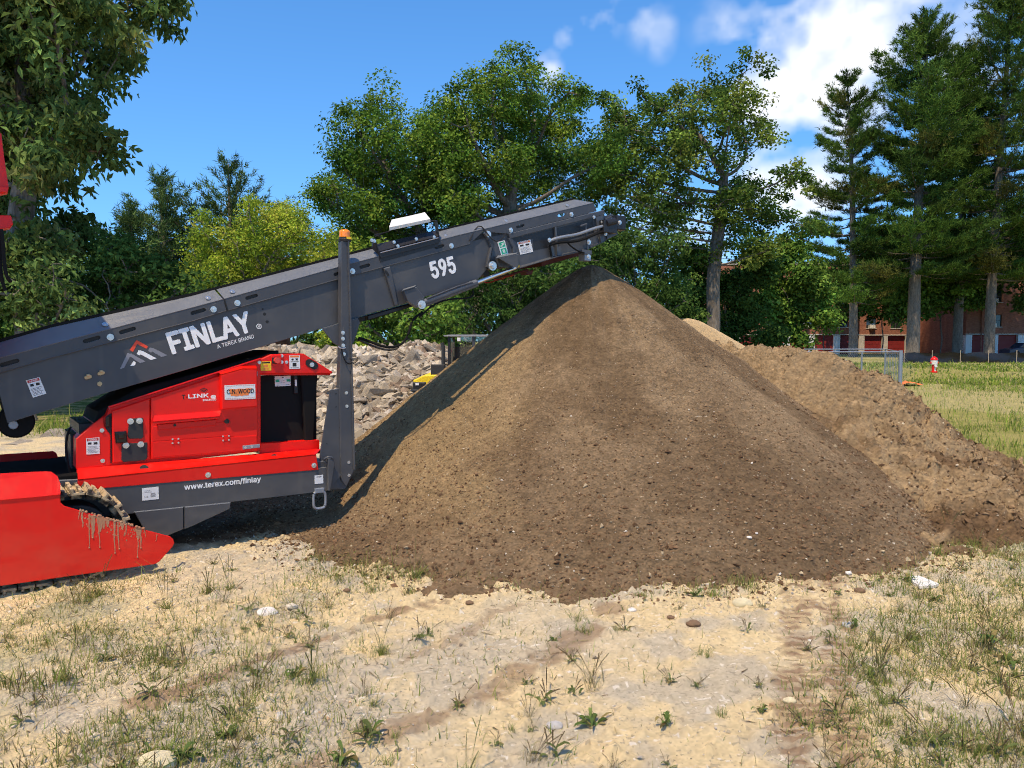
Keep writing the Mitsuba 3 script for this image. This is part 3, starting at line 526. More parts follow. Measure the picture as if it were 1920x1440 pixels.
# ------------------------------------------------------------------ chain link fence, hydrant, silt fence, netting
FX = (13.557,27,0.669)[0]; FXL = (9.498,27,0.669)[0]; FT = (11.905,27,1.227)[2]
FE = thing('chain_link_fence', 'grey chain link fence standing behind the lumpy soil heap', 'fence')
put('rail', cat([tube([(FXL, 27, FT), (FX, 27, FT)], .026, 8), tube([(FXL, 30.5, FT + .06), ((14.706,30.5,1.284)[0], 30.5, FT + .06)], .022, 8), tube([(FX, 27, FT), ((14.706,30.5,1.284)[0], 30.5, FT + .06)], .022, 8)]), 'galvanised', FE)
for x in np.linspace(FXL, FX, 4)[:-1]: put('post', tube([(x, 27, -.1), (x, 27, FT)], .03, 8), 'galvanised', FE)
put('post', tube([(FX, 27, -.1), (FX, 27, FT + .06)], .07, 10), 'galvanised', FE, label='thick grey end post of the chain link fence')
put('post', tube([((14.706,30.5,1.284)[0], 30.5, -.1), ((14.706,30.5,1.284)[0], 30.5, FT + .08)], .03, 8), 'galvanised', FE)
wires = []
for x in np.arange(FXL, FX, .075): wires += [tube([(x, 27, 0), (x + .5, 27, FT * .5), (x, 27, FT)], .0035, 3)]
for t in np.linspace(0, 1, 11): a, b = np.array([FX, 27.0]), np.array([(14.706,30.5,1.284)[0], 30.5]); p = a + (b - a) * t; wires.append(tube([(p[0], p[1], 0), (p[0], p[1], FT)], .010, 4))
put('wire', cat(wires), 'galvanised', FE, kind='stuff')
hx, hy, hz = (21.831,40,-0.056); hz = float(ground_h(hx, hy))
HY = thing('fire_hydrant', 'red and white fire hydrant in the grass of the open field', 'hydrant')
put('barrel', lathe([(0, 0), (.17, 0), (.17, .06), (.115, .07), (.11, .42), (0, .42)], 18).apply_translation([hx, hy, hz]), 'red_paint', HY, smooth=40)
put('upper_barrel', lathe([(0, .42), (.165, .42), (.165, .64), (0, .64)], 18).apply_translation([hx, hy, hz]), 'white_paint', HY, label='white band of the hydrant', smooth=40)
put('bonnet', lathe([(0, .64), (.18, .64), (.18, .68), (.14, .76), (.06, .81), (.04, .81), (.04, .85), (0, .85)], 18).apply_translation([hx, hy, hz]), 'red_paint', HY, smooth=40)
for sx in (-1, 1): put('nozzle', tube([(hx, hy, hz + .5), (hx + sx * .2, hy, hz + .5)], .06, 10), 'red_paint', HY, smooth=40)
put('front_nozzle', tube([(hx, hy, hz + .34), (hx, hy - .2, hz + .34)], .07, 10), 'white_paint', HY, smooth=40)
put('stripe', bx(hx - .035, hx + .035, hy - .122, hy - .10, hz + .07, hz + .42, .004), 'white_paint', HY)
SF = thing('silt_fence', 'sagging black silt fence on wooden stakes along the far edge of the field', 'fence')
sx0, sx1, sy = (28.992,58,-0)[0], (39.989,58,-0)[0], 58.0
xs = np.linspace(sx0 - .0, sx1 + 8, 160); top = .78 + .16 * (noise3(xs * .9, 0, 0, 3, 120) - .5) - .10 * np.abs(np.sin(xs * 1.25)); bow = .25 * (noise3(xs * .7, 3, 0, 2, 121) - .5)
V = []
for k, t in enumerate(np.linspace(0, 1, 6)): V.append(np.c_[xs, sy + bow + .12 * np.sin(t * 3 + xs) * t + .10 * (noise3(xs * 2.2, t * 4, 0, 2, 122) - .5), top * t])
V = np.array(V); n = len(xs); a = (np.arange(5)[:, None] * n + np.arange(n - 1)[None]).ravel(); F = np.r_[np.c_[a, a + 1, a + n + 1], np.c_[a, a + n + 1, a + n]]
put('cloth', trimesh.Trimesh(V.reshape(-1, 3), F, process=False), 'silt_cloth', SF, smooth=True)
for x in np.arange(sx0 + .3, sx1 + 8, 2.1): put('stake', bx(x - .022, x + .022, sy - .22, sy - .18, -.1, .95 + .1 * math.sin(x * 3), .004), 'wood_stake', SF)
ox, oy = (14.448,28.273); q = np.random.default_rng(9); uu, vv = np.meshgrid(np.linspace(-1, 1, 26), np.linspace(-1, 1, 14), indexing='ij')
nx, ny = ox + uu * .42 + .1 * vv, oy + vv * .5; nz = ground_h(nx, ny) + .03 + .16 * noise3(uu * 3, vv * 3, 0, 3, 130) * (1 - .6 * np.abs(uu)); a = (np.arange(25)[:, None] * 14 + np.arange(13)[None]).ravel()
put('orange_netting', trimesh.Trimesh(np.stack([nx, ny, nz], -1).reshape(-1, 3), np.r_[np.c_[a, a + 14, a + 15], np.c_[a, a + 15, a + 1]], process=False), 'orange_plastic', label='crumpled orange plastic netting lying on the ground by the chain link fence', category='netting')

# ------------------------------------------------------------------ brick apartment building behind the pines
AB = thing('apartment_building', 'long red brick apartment building with red garage doors behind the pines', 'building')
def wing(x0, x1, y, top, cols, ac, depth=14):
    """A brick block with real window openings; cols: x of each window's middle."""
    fl = [4.05, 6.95, 9.0 + .85]; ww, wh = 1.35, 1.45; GZ = 2.15
    holes = [[(c - ww / 2, z - wh / 2), (c + ww / 2, z - wh / 2), (c + ww / 2, z + wh / 2), (c - ww / 2, z + wh / 2)] for c in cols for z in fl if z + wh / 2 < top - .3]
    put('wall', cat([plate([(x0, GZ + .35), (x1, GZ + .35), (x1, top), (x0, top)], y, y + .3, 0, holes), box((x0, y + .9, 0), (x1, y + depth, top), 0), box((x0, y + .3, 0), (x0 + .3, y + .9, top), 0), box((x1 - .3, y + .3, 0), (x1, y + .9, top), 0), box((x0, y + .31, GZ + .35), (x1, y + .9, GZ + .6), 0)]), 'brick', AB)
    put('parapet', box((x0 - .08, y - .08, top), (x1 + .08, y + depth, top + .22), .01), 'mortar_trim', AB)
    put('string_course', box((x0, y - .06, GZ + .22), (x1, y + .25, GZ + .349), .01), 'mortar_trim', AB)
    for h in holes:
        (a, b), (c, d) = h[0], h[2]; cx = (a + c) / 2
        W = put('window', cat([box((a, y + .12, b), (a + .07, y + .20, d), 0), box((c - .07, y + .12, b), (c, y + .20, d), 0), box((a + .07, y + .12, d - .07), (c - .07, y + .20, d), 0), box((a + .07, y + .12, b), (c - .07, y + .20, b + .07), 0), box((cx - .04, y + .12, b + .07), (cx + .04, y + .20, d - .07), 0), box((cx + .04, y + .13, (b + d) / 2 - .03), (c - .07, y + .19, (b + d) / 2 + .03), 0)]), 'window_frame_dark', AB)
        put('pane', box((a + .07, y + .155, b + .07), (c - .07, y + .165, d - .07), 0), 'dark_glass', W)
        put('sill', box((a - .08, y - .07, b - .10), (c + .08, y + .11, b), .01), 'mortar_trim', W)
        if r.uniform() < .6: put('blind', box((cx + .05, y + .17, (b + d) / 2 - r.uniform(-.2, .5)), (c - .08, y + .18, d - .08), 0), 'label_white', W)
    x = x0
    while x + 2.9 < x1 + .3:
        put('pier', box((x, y - .02, 0), (x + .75, y + .6, GZ + .2), .02), 'label_white' if depth == 14 else 'mortar_trim', AB)
        D = put('garage_door', box((x + .75, y + .35, 0), (min(x + 3.1, x1), y + .42, GZ + .2), 0), 'garage_red', AB)
        for k in range(4): put('panel', box((x + .82, y + .32, .06 + k * .56), (min(x + 3.03, x1) - .03, y + .349, .56 + k * .56), .012), 'garage_red', D)
        x += 3.1
    for a, z in ac: put('air_conditioner', box((a - .36, y - .45, z - .25), (a + .36, y + .12, z + .22), .02), 'white_paint', AB)
w0, w1 = (24.416,96,4.231)[0], (43.024,96,4.231)[0]
wing(w0, w1, 96.0, 11.0, list(np.arange(w1 - 2.1, w0 + 1, -4.4)), [(w1 - 2.3 - 4.4, 3.6)])
put('downspout', tube([((38.563,95.9,4.228)[0], 95.9, 0), ((38.563,95.9,4.228)[0], 95.9, 10.8)], .07, 8), 'black_metal', AB)
wing(w1, (60.321,103,4.422)[0], 103.0, 11.6, [(47.719,103,4.422)[0], (50.976,103,4.422)[0], (55.294,103,4.422)[0], (58.764,103,4.422)[0]], [((47.719,103,4.422)[0], 3.55), ((55.294,103,4.422)[0], 3.55)], 13)
v0 = (53.879,92,4.121)[0]
wing(v0, v0 + 22, 92.0, 12.2, [(57.294,92,4.121)[0] + .1, (57.294,92,4.121)[0] + 4.9, (57.294,92,4.121)[0] + 9.7], [((57.294,92,4.121)[0] - .4, 3.5), ((57.294,92,4.121)[0] - .3, 6.4)])
put('downspout', tube([((55.653,91.9,4.118)[0], 91.9, 0), ((55.653,91.9,4.118)[0], 91.9, 12)], .07, 8), 'brick', AB)
CA = thing('parked_car', 'dark blue car parked before the garages at the right edge', 'car')
cx, cy = (51.413,80,0.771)[0], 80.0
put('body', cat([plate([(cx, .35), (cx + .05, .75), (cx + .9, .92), (cx + 4.3, .92), (cx + 4.4, .4), (cx + 4.3, .3), (cx + .1, .3)], cy, cy + 1.75, .05), plate([(cx + 1.0, .92), (cx + 1.6, 1.42), (cx + 3.2, 1.42), (cx + 4.0, .92)], cy + .12, cy + 1.63, .05)]), 'car_paint', CA)
for q0, q1 in (((cx + 1.35, .96), (cx + 2.35, 1.36)), ((cx + 2.42, .96), (cx + 3.45, 1.36))): put('window', plate([(q0[0], q0[1]), (q1[0], q0[1]), (q1[0] - .1, q1[1]), (q0[0] + .28, q1[1])], cy + .11, cy + .119, 0), 'dark_glass', CA)
for xx in (cx + .8, cx + 3.5):
    for yy in (cy - .01, cy + 1.55): put('wheel', plate([(xx + .32 * math.cos(a), .32 + .32 * math.sin(a)) for a in np.linspace(0, 6.283, 21)[:-1]], yy, yy + .2, .03), 'black_rubber', CA)
# brick house behind the machine, seen through the gap above the engine
HO = thing('brick_house', 'brick house with a white porch seen through the gap under the conveyor', 'house')
gx0, gx1 = (-12.148,30,1.392)[0], (-8.264,30,1.392)[0]
hw = (-9.609,30,1.268)
put('wall', plate([(gx0 - 3, 0), (gx1 - .4, 0), (gx1 - .4, 2.74), (gx0 - 3, 2.74)], 30.0, 30.3, 0, [[(hw[0] - .26, .9), (hw[0] + .26, .9), (hw[0] + .26, 1.75), (hw[0] - .26, 1.75)]]), 'brick', HO)
W = put('window', cat([box((hw[0] - .26, 30.05, .9), (hw[0] - .21, 30.15, 1.75), 0), box((hw[0] + .21, 30.05, .9), (hw[0] + .26, 30.15, 1.75), 0)] + [box((hw[0] - .21 + .07 * k - .008, 30.06, .9), (hw[0] - .21 + .07 * k + .008, 30.08, 1.75), 0) for k in range(1, 6)]), 'white_paint', HO)
put('pane', box((hw[0] - .22, 30.16, .9), (hw[0] + .22, 30.17, 1.75), 0), 'dark_glass', W)
for px in ((-10.585,29,1.399)[0], (-10.006,29,1.399)[0], (-11.264,29,1.399)[0]): put('porch_post', box((px - .14, 28.9, -.05), (px + .14, 29.15, 2.4), .02), 'white_paint', HO)
put('porch_roof', box((gx0 - 3, 28.5, 2.4), (gx1 - .6, 30, 2.6), .03), 'roof_dark', HO)
put('roof', plate([(gx0 - 3.4, 2.75), (gx1 - .1, 2.75), (gx1 - 2, 3.2), (gx0 - 1.5, 3.2)], 30.0, 36, 0), 'roof_dark', HO)
# ------------------------------------------------------------------ the screening machine (one thing with parts and sub-parts)
scene['scraper_shaded_red'] = principled((.085, .018, .012), .7)  # red of the scraper guard, darkened for the shade under the head
M = thing('screening_machine', 'red and grey tracked screening machine with a long raised conveyor above the soil pile', 'screening machine')
def part(name, mesh, bsdf, label=None, smooth=False, kind=None): return put(name, mw(mesh), bsdf, M, label=label, smooth=smooth, kind=kind)
def sub(parent, name, mesh, bsdf, label=None, smooth=False): return put(name, mw(mesh), bsdf, parent, label=label, smooth=smooth)
BOLTS = {}
def bolt(parent, p, d, r=.012, bsdf='zinc'):
    if (r, bsdf) not in BOLTS: BOLTS[(r, bsdf)] = ply(bolt_mesh(r), bsdf, 40)
    m = MW @ np.array([[1, 0, 0, p[0]], [0, 1, 0, d - .001], [0, 0, 1, p[1]], [0, 0, 0, 1.0]])
    put('bolt', BOLTS[(r, bsdf)], None, parent, to_world=T(m))
C = .50                                                            # the near side plate of the conveyor
# --- red skirt plate along the near track, its top edge bent away
low = [(-1.035,0.619),(0.32,0.606),(0.32,0.553),(0.342,0.526),(0.423,0.488),(0.808,0.305),(0.978,0.232),(0.998,0.21),(1.005,0.182),(0.99,0.154),(0.901,0.063),(0.874,0.052),(-0.024,0.063),(-1.056,0.07)]
up0 = [(-1.035,0,0.625),(0.164,0,0.612),(0.32,0,0.606)]; up1 = [(-1.041,0.09,0.813),(0.244,0.09,0.751),(0.326,0.06,0.659)]
skirt = cat([plate(low, 0, .012, .003), strip([(-1.035,0.002,0.615),(0.251,0.002,0.601)], [(-1.041,0.09,0.804),(0.244,0.09,0.749)], .012), strip([(0.245,0.002,0.601),(0.275,0.002,0.602),(0.299,0.002,0.601),(0.32,0.002,0.602)], [(0.242,0.09,0.749),(0.282,0.085,0.741),(0.312,0.07,0.712),(0.325,0.04,0.666)], .012)])
SK = part('skirt_plate', skirt, 'red_skirt', label='red skirt plate with mud running down from its sloping top edge')
sub(SK, 'bolt_hole', plate(slot((0.262,0.701), .028, .013, 0), .055, .066, 0), 'label_black')
r_ = np.random.default_rng(5); drips = []
for (x, y, L, w) in ((155,960,30,5),(150,962,16,3),(168,964,66,4.5),(176,966,44,12),(181,968,62,4),(188,969,30,15),(196,971,22,9),(203,973,16,11),(215,976,64,5),(221,978,54,4.5),(228,979,14,10),(236,982,22,4),(258,988,24,13),(262,990,40,6),(260,992,58,3),(269,994,16,3),(294,1002,14,2.5)):
    drips.append((x, y, L, w))
DR = [(0.445,0.474), (0.429,0.48), (0.485,0.455), (0.509,0.444), (0.525,0.435), (0.547,0.429), (0.572,0.418), (0.594,0.408), (0.632,0.388), (0.651,0.378), (0.674,0.368), (0.7,0.357), (0.772,0.321), (0.785,0.316), (0.775,0.317), (0.808,0.302), (0.892,0.26)]
mud = []
for (x, y, L, w), (s, z) in zip(drips, DR):
    L, w = L * .0034, w * .0026; n = 7; t = np.linspace(0, 1, n); wob = np.cumsum(r_.normal(0, .0022, n)); ww = w * (1 - .72 * t) * r_.uniform(.75, 1.25, n)
    l = np.c_[s + wob - ww / 2, z - L * t]; rr = np.c_[s + wob + ww / 2, z - L * t]; mud.append(plate(np.r_[l, rr[::-1]], -.0022, .0, .0009))
    if L > .12: mud.append(trimesh.creation.icosphere(1, .005).apply_translation([s + wob[-1], -.002, z - L]))
for _ in range(90):
    t = r_.uniform(0, 1); a, b = np.array((0.429,0.487)), np.array((0.818,0.304)); q = a + (b - a) * t - [0, abs(r_.normal(0, .055)) + .01]; e = r_.uniform(.002, .006); mud.append(plate([(q[0] + e * r_.uniform(.5, 1) * math.cos(w), q[1] + e * r_.uniform(.6, 1.6) * math.sin(w)) for w in np.linspace(0, 6.28, 7)[:-1]], -.0012, 0, 0))
put('mud_streaks', mw(cat(mud)), 'mud', SK, kind='stuff')
clod = []
for _ in range(70):
    t = r_.uniform(0, 1); a, b = np.array((0.429,0.487)), np.array((0.818,0.304)); q = a + (b - a) * t
    m = trimesh.creation.icosphere(0, r_.uniform(.004, .012)); m.apply_translation([q[0], r_.uniform(-.002, .012), q[1] + r_.normal(0, .004)]); clod.append(m)
put('mud_crust', mw(cat(clod)), 'mud', SK, kind='stuff')
FS = part('far_skirt_plate', plate([(-1.256,0.716),(0.399,0.707),(0.421,0.687),(0.431,0.651),(0.426,0.467),(-1.266,0.456)], 1.5, 1.515, .003), 'red_paint')
part('track_frame', cat([box((-3.2, .42, .20), (1.0, 1.45, .60)), box((-3.2, .10, .16), (.42, .34, .46)), box((-1.6, .42, .60), (.47, 1.42, .66)), box((-3.2, 1.5, .1), (.9, 1.8, .62))]), 'deck_black')
# --- crawler track: every shoe its own piece
TC, TR = (.42, .30), .285
TK = part('crawler_track', cat([plate([(TC[0] + .2 * math.cos(a), TC[1] + .2 * math.sin(a)) for a in np.linspace(0, 2 * np.pi, 28)[:-1]], .12, .36), box((-3.1, .13, .10), (TC[0], .33, .5))]), 'black_metal')
shoe = cat([box((-.046, .05, -.008), (.046, .40, .010), .003), box((-.040, .05, .008), (-.018, .40, .040), .004), box((.012, .05, .008), (.030, .40, .030), .004), box((-.03, .10, -.04), (.03, .16, -.006), .004), box((-.03, .28, -.04), (.03, .34, -.006), .004)])
SH = ply(shoe, 'dusty_track'); per = .1
path = [(TC[0] - i * per, TC[1] + TR, math.pi / 2) for i in range(30)][::-1] + [(TC[0] + TR * math.cos(a), TC[1] + TR * math.sin(a), a) for a in np.linspace(math.pi / 2, -math.pi / 2, 10)[1:-1]] + [(TC[0] - i * per, TC[1] - TR, -math.pi / 2) for i in range(30)]
for s, z, a in path:
    b = a - math.pi / 2; R = np.array([[math.cos(b), 0, -math.sin(b), s], [0, 1, 0, 0], [math.sin(b), 0, math.cos(b), z], [0, 0, 0, 1.0]])
    put('shoe', SH, None, TK, to_world=T(MW @ R))
# signs on the canopy
def sign(parent, name, quad, d, lines, label=None, th=.002, bsdf='label_white'):
    """quad: bottom-left, bottom-right, top-right, top-left; lines: (u0, v0, u1, v1, bsdf) bars of print, 0 to 1."""
    q = np.array(quad); k = sub(parent, name, plate(q, d - th, d, .0), bsdf, label)
    def P(u, v): return (q[0] * (1 - u) + q[1] * u) * (1 - v) + (q[3] * (1 - u) + q[2] * u) * v
    by = {}
    for (u0, v0, u1, v1, b) in lines: by.setdefault(b, []).append(plate([P(u0, v0), P(u1, v0), P(u1, v1), P(u0, v1)], d - th - .0008, d - th + .0002, 0))
    for b, ms in by.items(): put('print', mw(cat(ms)), b, parent)
    return P
def warning(parent, quad, d, label, head='label_red', seed=0):
    r = np.random.default_rng(seed); L = [(.06, .82, .94, .97, head)]
    for v in np.arange(.08, .52, .075): L.append((.10, v, r.uniform(.7, .92), v + .03, 'label_grey'))
    L += [(.14, .60, .40, .74, 'label_black'), (.56, .58, .84, .73, 'label_black')]
    P = sign(parent, 'warning_sign', quad, d, L, label); w = np.linalg.norm(P(1, 0) - P(0, 0)); a = P(.18, .855); e = P(.8, .855)
    put('print', mw(text('DANGER', w * .10, a, math.atan2(e[1] - a[1], e[0] - a[0]), d - .0028, width=w * .62, depth=.0006)), 'label_white', parent)
# --- chassis beam, undercarriage box
CH = part('chassis_beam', cat([plate([(0.185,0.642),(0.458,0.632),(0.456,0.572),(2.208,0.549),(2.32,0.547),(2.404,0.476),(2.28,0.353),(1.49,0.353),(0.811,0.353),(0.177,0.35)], .366, .43, .004), box((.3, .43, .40), (2.28, 1.35, .52)), box((2.2, .40, .352), (2.29, 1.4, .60))]), 'grey_paint')
sub(CH, 'lettering', text('www.terex.com/finlay', .040, (1.153,0.485), math.radians(.4), .365, width=.575, bold=True), 'white_print')
part('undercarriage_box', cat([plate([(0.808,0.364),(1.143,0.359),(1.14,0.192),(1.02,0.155),(0.872,0.222)], .35, .9), plate([(1.151,0.358),(1.488,0.351),(1.483,0.305),(1.203,0.206),(1.147,0.191)], .35, .9), strip([(0.802,0.358,0.355),(1.145,0.358,0.352)], [(0.811,0.41,0.357),(1.156,0.41,0.353)], .006), strip([(1.15,0.358,0.351),(1.488,0.358,0.347)], [(1.162,0.41,0.353),(1.502,0.41,0.349)], .006)]), 'grey_paint')
def se(v): return math.copysign(abs(v) ** .55, v)
sign(CH, 'hint_sign', [(0.864,0.437),(0.978,0.437),(0.976,0.529),(0.865,0.529)], .365, [(.08,.08,.92,.92,'label_white'), (.15,.72,.5,.78,'label_grey'), (.15,.6,.6,.66,'label_grey'), (.12,.2,.35,.32,'label_black'), (.5,.2,.8,.55,'label_grey')], 'white sticker on the chassis beam left of the web address')
sign(CH, 'hint_sign', [(2.17,0.421),(2.243,0.42),(2.242,0.492),(2.169,0.492)], .365, [(.2,.75,.8,.85,'label_grey')], 'small white sticker above the lifting ring')
EY = part('lifting_ring', tube([(2.205 + .052 * se(math.cos(a)), .355, .285 + .070 * se(math.sin(a))) for a in np.linspace(0, 2 * np.pi, 33)], .012, 8), 'galvanised', smooth=40)
sub(EY, 'shackle', box((2.165, .342, .345), (2.245, .40, .385)), 'galvanised')
# --- red sill with a sloping top
SL = part('sill', cat([plate([(0.457,0.631),(2.185,0.663),(2.203,0.537),(0.455,0.56)], .36, .40, .003), strip([(0.457,0.36,0.631),(2.18,0.36,0.663)], [(0.466,0.46,0.693),(2.26,0.46,0.689)], .008), plate([(0.466,0.693),(2.26,0.689),(2.26,0.658),(0.465,0.663)], .461, .52, 0)]), 'red_paint')
for c, dd in (([(0.89,0.41,0.662)], 0), ([(1.855,0.41,0.661)], 0)):
    p = np.array(c[0]); ang = math.atan2(.135, .1)
    m = trimesh.creation.cylinder(.030, .004, sections=24); m.apply_transform(trimesh.transformations.rotation_matrix(math.atan2(.12, .1), [1, 0, 0])); m.apply_translation(p + [0, -.0035, .0045]); sub(SL, 'drain_hole', m, 'label_black')
for p in ((0.499,0.585), (1.327,0.582), (2.163,0.578)): bolt(SL, p, .36, .014)
# --- engine canopy
body = [(0.649,0.67),(0.666,1.063),(0.692,1.123),(1.782,1.456),(1.873,1.496),(2.14,1.498),(2.389,1.341),(2.389,1.325),(1.784,1.34),(1.773,0.711)]
CN = part('engine_canopy', cat([plate(body, .50, 1.32, .006), plate([(1.784,1.342),(2.389,1.328),(2.389,1.31),(1.784,1.325)], .55, 1.32, 0), plate([(1.774,0.768),(2.277,0.761),(2.276,0.67),(1.772,0.685)], .53, 1.32, 0)]), 'red_paint', label='red engine canopy with a sloping roof and doors')
sub(CN, 'roof_flange', strip([(0.677,0.44,1.125),(1.768,0.44,1.459)], [(0.695,0.52,1.122),(1.792,0.52,1.46)], .008), 'red_paint')
# black band behind the sloping roof
part('roof_seal', plate([(0.564,0.924),(0.625,1.082),(0.886,1.244),(1.161,1.311),(1.968,1.524),(1.967,1.428),(1.158,1.177),(0.773,0.954)], .60, 1.30, .01), 'black_rubber')
part('cooler_housing', cat([box((.50, .62, .66), (.62, 1.28, 1.0)), plate([(0.456,0.91),(0.498,0.923),(0.49,0.631),(0.455,0.634)], .75, 1.2)]), 'black_metal')
part('cable', tube([(0.447,0.6,0.986),(0.416,0.58,0.894),(0.414,0.56,0.762),(0.426,0.55,0.627)], .009, 6, 4), 'black_rubber')
LP = sub(CN, 'end_panel', plate([(0.467,0.908),(0.584,1.013),(0.639,1.054),(0.648,0.984),(0.684,0.919),(0.678,0.698),(0.461,0.691)], .48, .50, .004), 'red_paint')
sub(CN, 'end_block', plate([(0.472,0.902),(0.666,1.063),(0.656,0.67),(0.466,0.688)], .501, 1.25, 0), 'red_paint')
sub(CN, 'door_gap', plate([(0.661,1.056),(0.696,1.077),(0.687,0.715),(0.652,0.703)], .485, .50, 0), 'label_black')
DO = sub(CN, 'door', cat([plate([(0.697,1.097),(0.949,1.177),(0.939,0.723),(0.693,0.719)], .455, .50, .005), plate([(0.957,1.179),(1.424,1.325),(1.745,1.387),(1.733,0.72),(0.946,0.723)], .455, .50, .005)]), 'red_paint')
def on_door(name, mesh, bsdf, label=None, smooth=False): return sub(CN, name, mesh, bsdf, label, smooth)
on_door('shelf_recess', plate([(1.091,1.136),(1.443,1.134),(1.442,1.057),(1.082,1.052)], .4535, .4555, 0), 'red_paint')
on_door('shelf', cat([strip([(0.957,0.42,1.005),(1.437,0.42,1.018)], [(0.975,0.452,1.045),(1.454,0.452,1.058)], .006), plate([(0.957,1.005),(1.437,1.018),(1.437,1.002),(0.96,0.987)], .42, .428, .002), plate([(0.989,0.982),(1.426,0.996),(1.409,0.948),(0.996,0.938)], .438, .456, .004)]), 'red_paint')
on_door('storage_box', cat([plate([(1.45,1.341),(1.613,1.383),(1.725,1.381),(1.723,1.084),(1.453,1.073)], .40, .456, .006), strip([(1.451,0.401,1.341),(1.613,0.401,1.383),(1.725,0.401,1.381)], [(1.441,0.455,1.356),(1.616,0.455,1.406),(1.733,0.455,1.402)], .006)]), 'red_paint')
on_door('lower_panel', plate([(0.958,0.852),(1.405,0.854),(1.637,0.848),(1.729,0.85),(1.727,0.734),(0.956,0.736)], .449, .456, .003), 'red_paint')
on_door('wedge_panel', plate([(0.965,0.967),(1.508,0.97),(1.554,0.853),(1.405,0.86),(0.962,0.857)], .4495, .456, .002), 'red_paint')
for q in ([(0.805,1.035),(0.898,1.036),(0.898,0.896),(0.887,0.883),(0.805,0.888),(0.793,0.907)], [(0.752,0.855),(0.923,0.852),(0.92,0.739),(0.905,0.72),(0.759,0.72),(0.747,0.738)]): on_door('rubber_flap', plate(q, .446, .455, .003), 'dark_rubber_flap')
for p in ((0.813,1.016), (0.873,1.016), (0.779,0.842), (0.878,0.842)): bolt(CN, p, .445, .015)
on_door('door_handle', cat([plate([(0.707,0.945),(0.784,0.946),(0.789,0.861),(0.712,0.861)], .43, .456, .008), plate([(0.721,0.931),(0.767,0.931),(0.769,0.896),(0.727,0.895)], .415, .432, .005)]), 'black_gloss')
on_door('latch', plate([(0.655,1.049),(0.681,1.06),(0.681,0.986),(0.655,0.982)], .47, .484, .003), 'black_gloss')
for p in ((0.63,0.958), (0.629,0.737)): bolt(CN, p, .479, .010)
on_door('hinge_plate', plate([(1.613,0.774),(1.747,0.778),(1.749,0.75),(1.614,0.744)], .438, .456, .002), 'galvanised')
for p in ((1.633,0.759), (1.683,0.762)): bolt(CN, p, .437, .007)
for q in ([(1.093,0.868),(1.145,0.868),(1.144,0.827),(1.092,0.827)], [(1.46,0.864),(1.514,0.864),(1.514,0.822),(1.459,0.822)]): on_door('hinge', plate(q, .445, .4555, .003), 'red_paint')
for q in ((1.097,0.864), (1.138,0.864), (1.096,0.834), (1.138,0.834), (1.464,0.86), (1.509,0.86), (1.464,0.827), (1.508,0.828)): bolt(CN, q, .4445, .0045)
on_door('lock', plate(slot((1.113,0.97), .02, .009, .0), .431, .4385, 0), 'label_black')
on_door('rubber_stop', plate(slot((1.496,0.975), .038, .018, 0, 8), .440, .4502, 0), 'label_black')
on_door('hinge', box(np.r_[(1.73,1.341)[0] - .01, .445, (1.73,1.341)[1] - .02], np.r_[(1.73,1.341)[0] + .012, .458, (1.73,1.341)[1] + .02]), 'galvanised')
warning(CN, [(0.527,0.792),(0.612,0.791),(0.612,0.909),(0.527,0.907)], .478, 'white danger sign on the left end of the red canopy', seed=1)
sign(CN, 'hire_sign', [(1.472,1.148),(1.708,1.147),(1.706,1.263),(1.471,1.26)], .399, [(.03,.06,.97,.08,'label_red'), (.03,.92,.97,.94,'label_red')], 'white sign reading C.N. WOOD over an orange emblem')
q = np.array([(1.472,1.148),(1.708,1.147),(1.706,1.263),(1.471,1.26)])
def SP(u, v): return (q[0] * (1 - u) + q[1] * u) * (1 - v) + (q[3] * (1 - u) + q[2] * u) * v
emb = [plate([SP(.09, .68), SP(.22, .74), SP(.36, .70), SP(.48, .74), SP(.62, .70), SP(.74, .74), SP(.90, .72), SP(.84, .62), SP(.80, .44), SP(.76, .24), SP(.62, .26), SP(.56, .20), SP(.50, .26), SP(.36, .20), SP(.28, .26), SP(.20, .24), SP(.17, .44), SP(.14, .62)], .3952, .3968, 0)]
put('print', mw(cat(emb)), 'label_orange', CN)
a0, a1 = SP(.055, .40), SP(.95, .40)
put('lettering', mw(text('C.N. WOOD', .033, a0, math.atan2(*(a1 - a0)[::-1]), .3948, width=float(np.linalg.norm(a1 - a0)), depth=.0008, bold=True)), 'label_black', CN)
put('lettering', mw(text('T-', .030, (1.17,1.164), 0, .4545, width=.045, depth=.0012)), 'label_black', CN)
put('lettering', mw(text('LINK', .030, (1.212,1.166), .02, .4545, width=.155, depth=.0012)), 'white_print', CN)
put('lettering', mw(text('ENABLED', .014, (1.322,1.141), .02, .4545, width=.1, depth=.0012)), 'white_print', CN)
wc = (1.331,1.202)
put('print', mw(cat([plate(np.r_[[(wc[0] + r0 * math.cos(a), wc[1] + r0 * math.sin(a)) for a in np.linspace(.6, 2.5, 9)], [(wc[0] + (r0 - .005) * math.cos(a), wc[1] + (r0 - .005) * math.sin(a)) for a in np.linspace(2.5, .6, 9)]], .4535, .4555, 0) for r0 in (.016, .027, .038)])), 'label_black', CN)
put('print', mw(plate(slot((1.401,1.171), .04, .014, 0), .4535, .4555, 0)), 'label_white', CN)
sign(CN, 'warning_sign', [(1.784,1.364),(1.868,1.364),(1.867,1.44),(1.783,1.437)], .499, [(.1,.78,.9,.92,'label_black'), (.3,.35,.7,.62,'label_orange'), (.2,.1,.8,.25,'label_orange')], 'yellow warning sign left of the red stop button', bsdf='label_yellow')
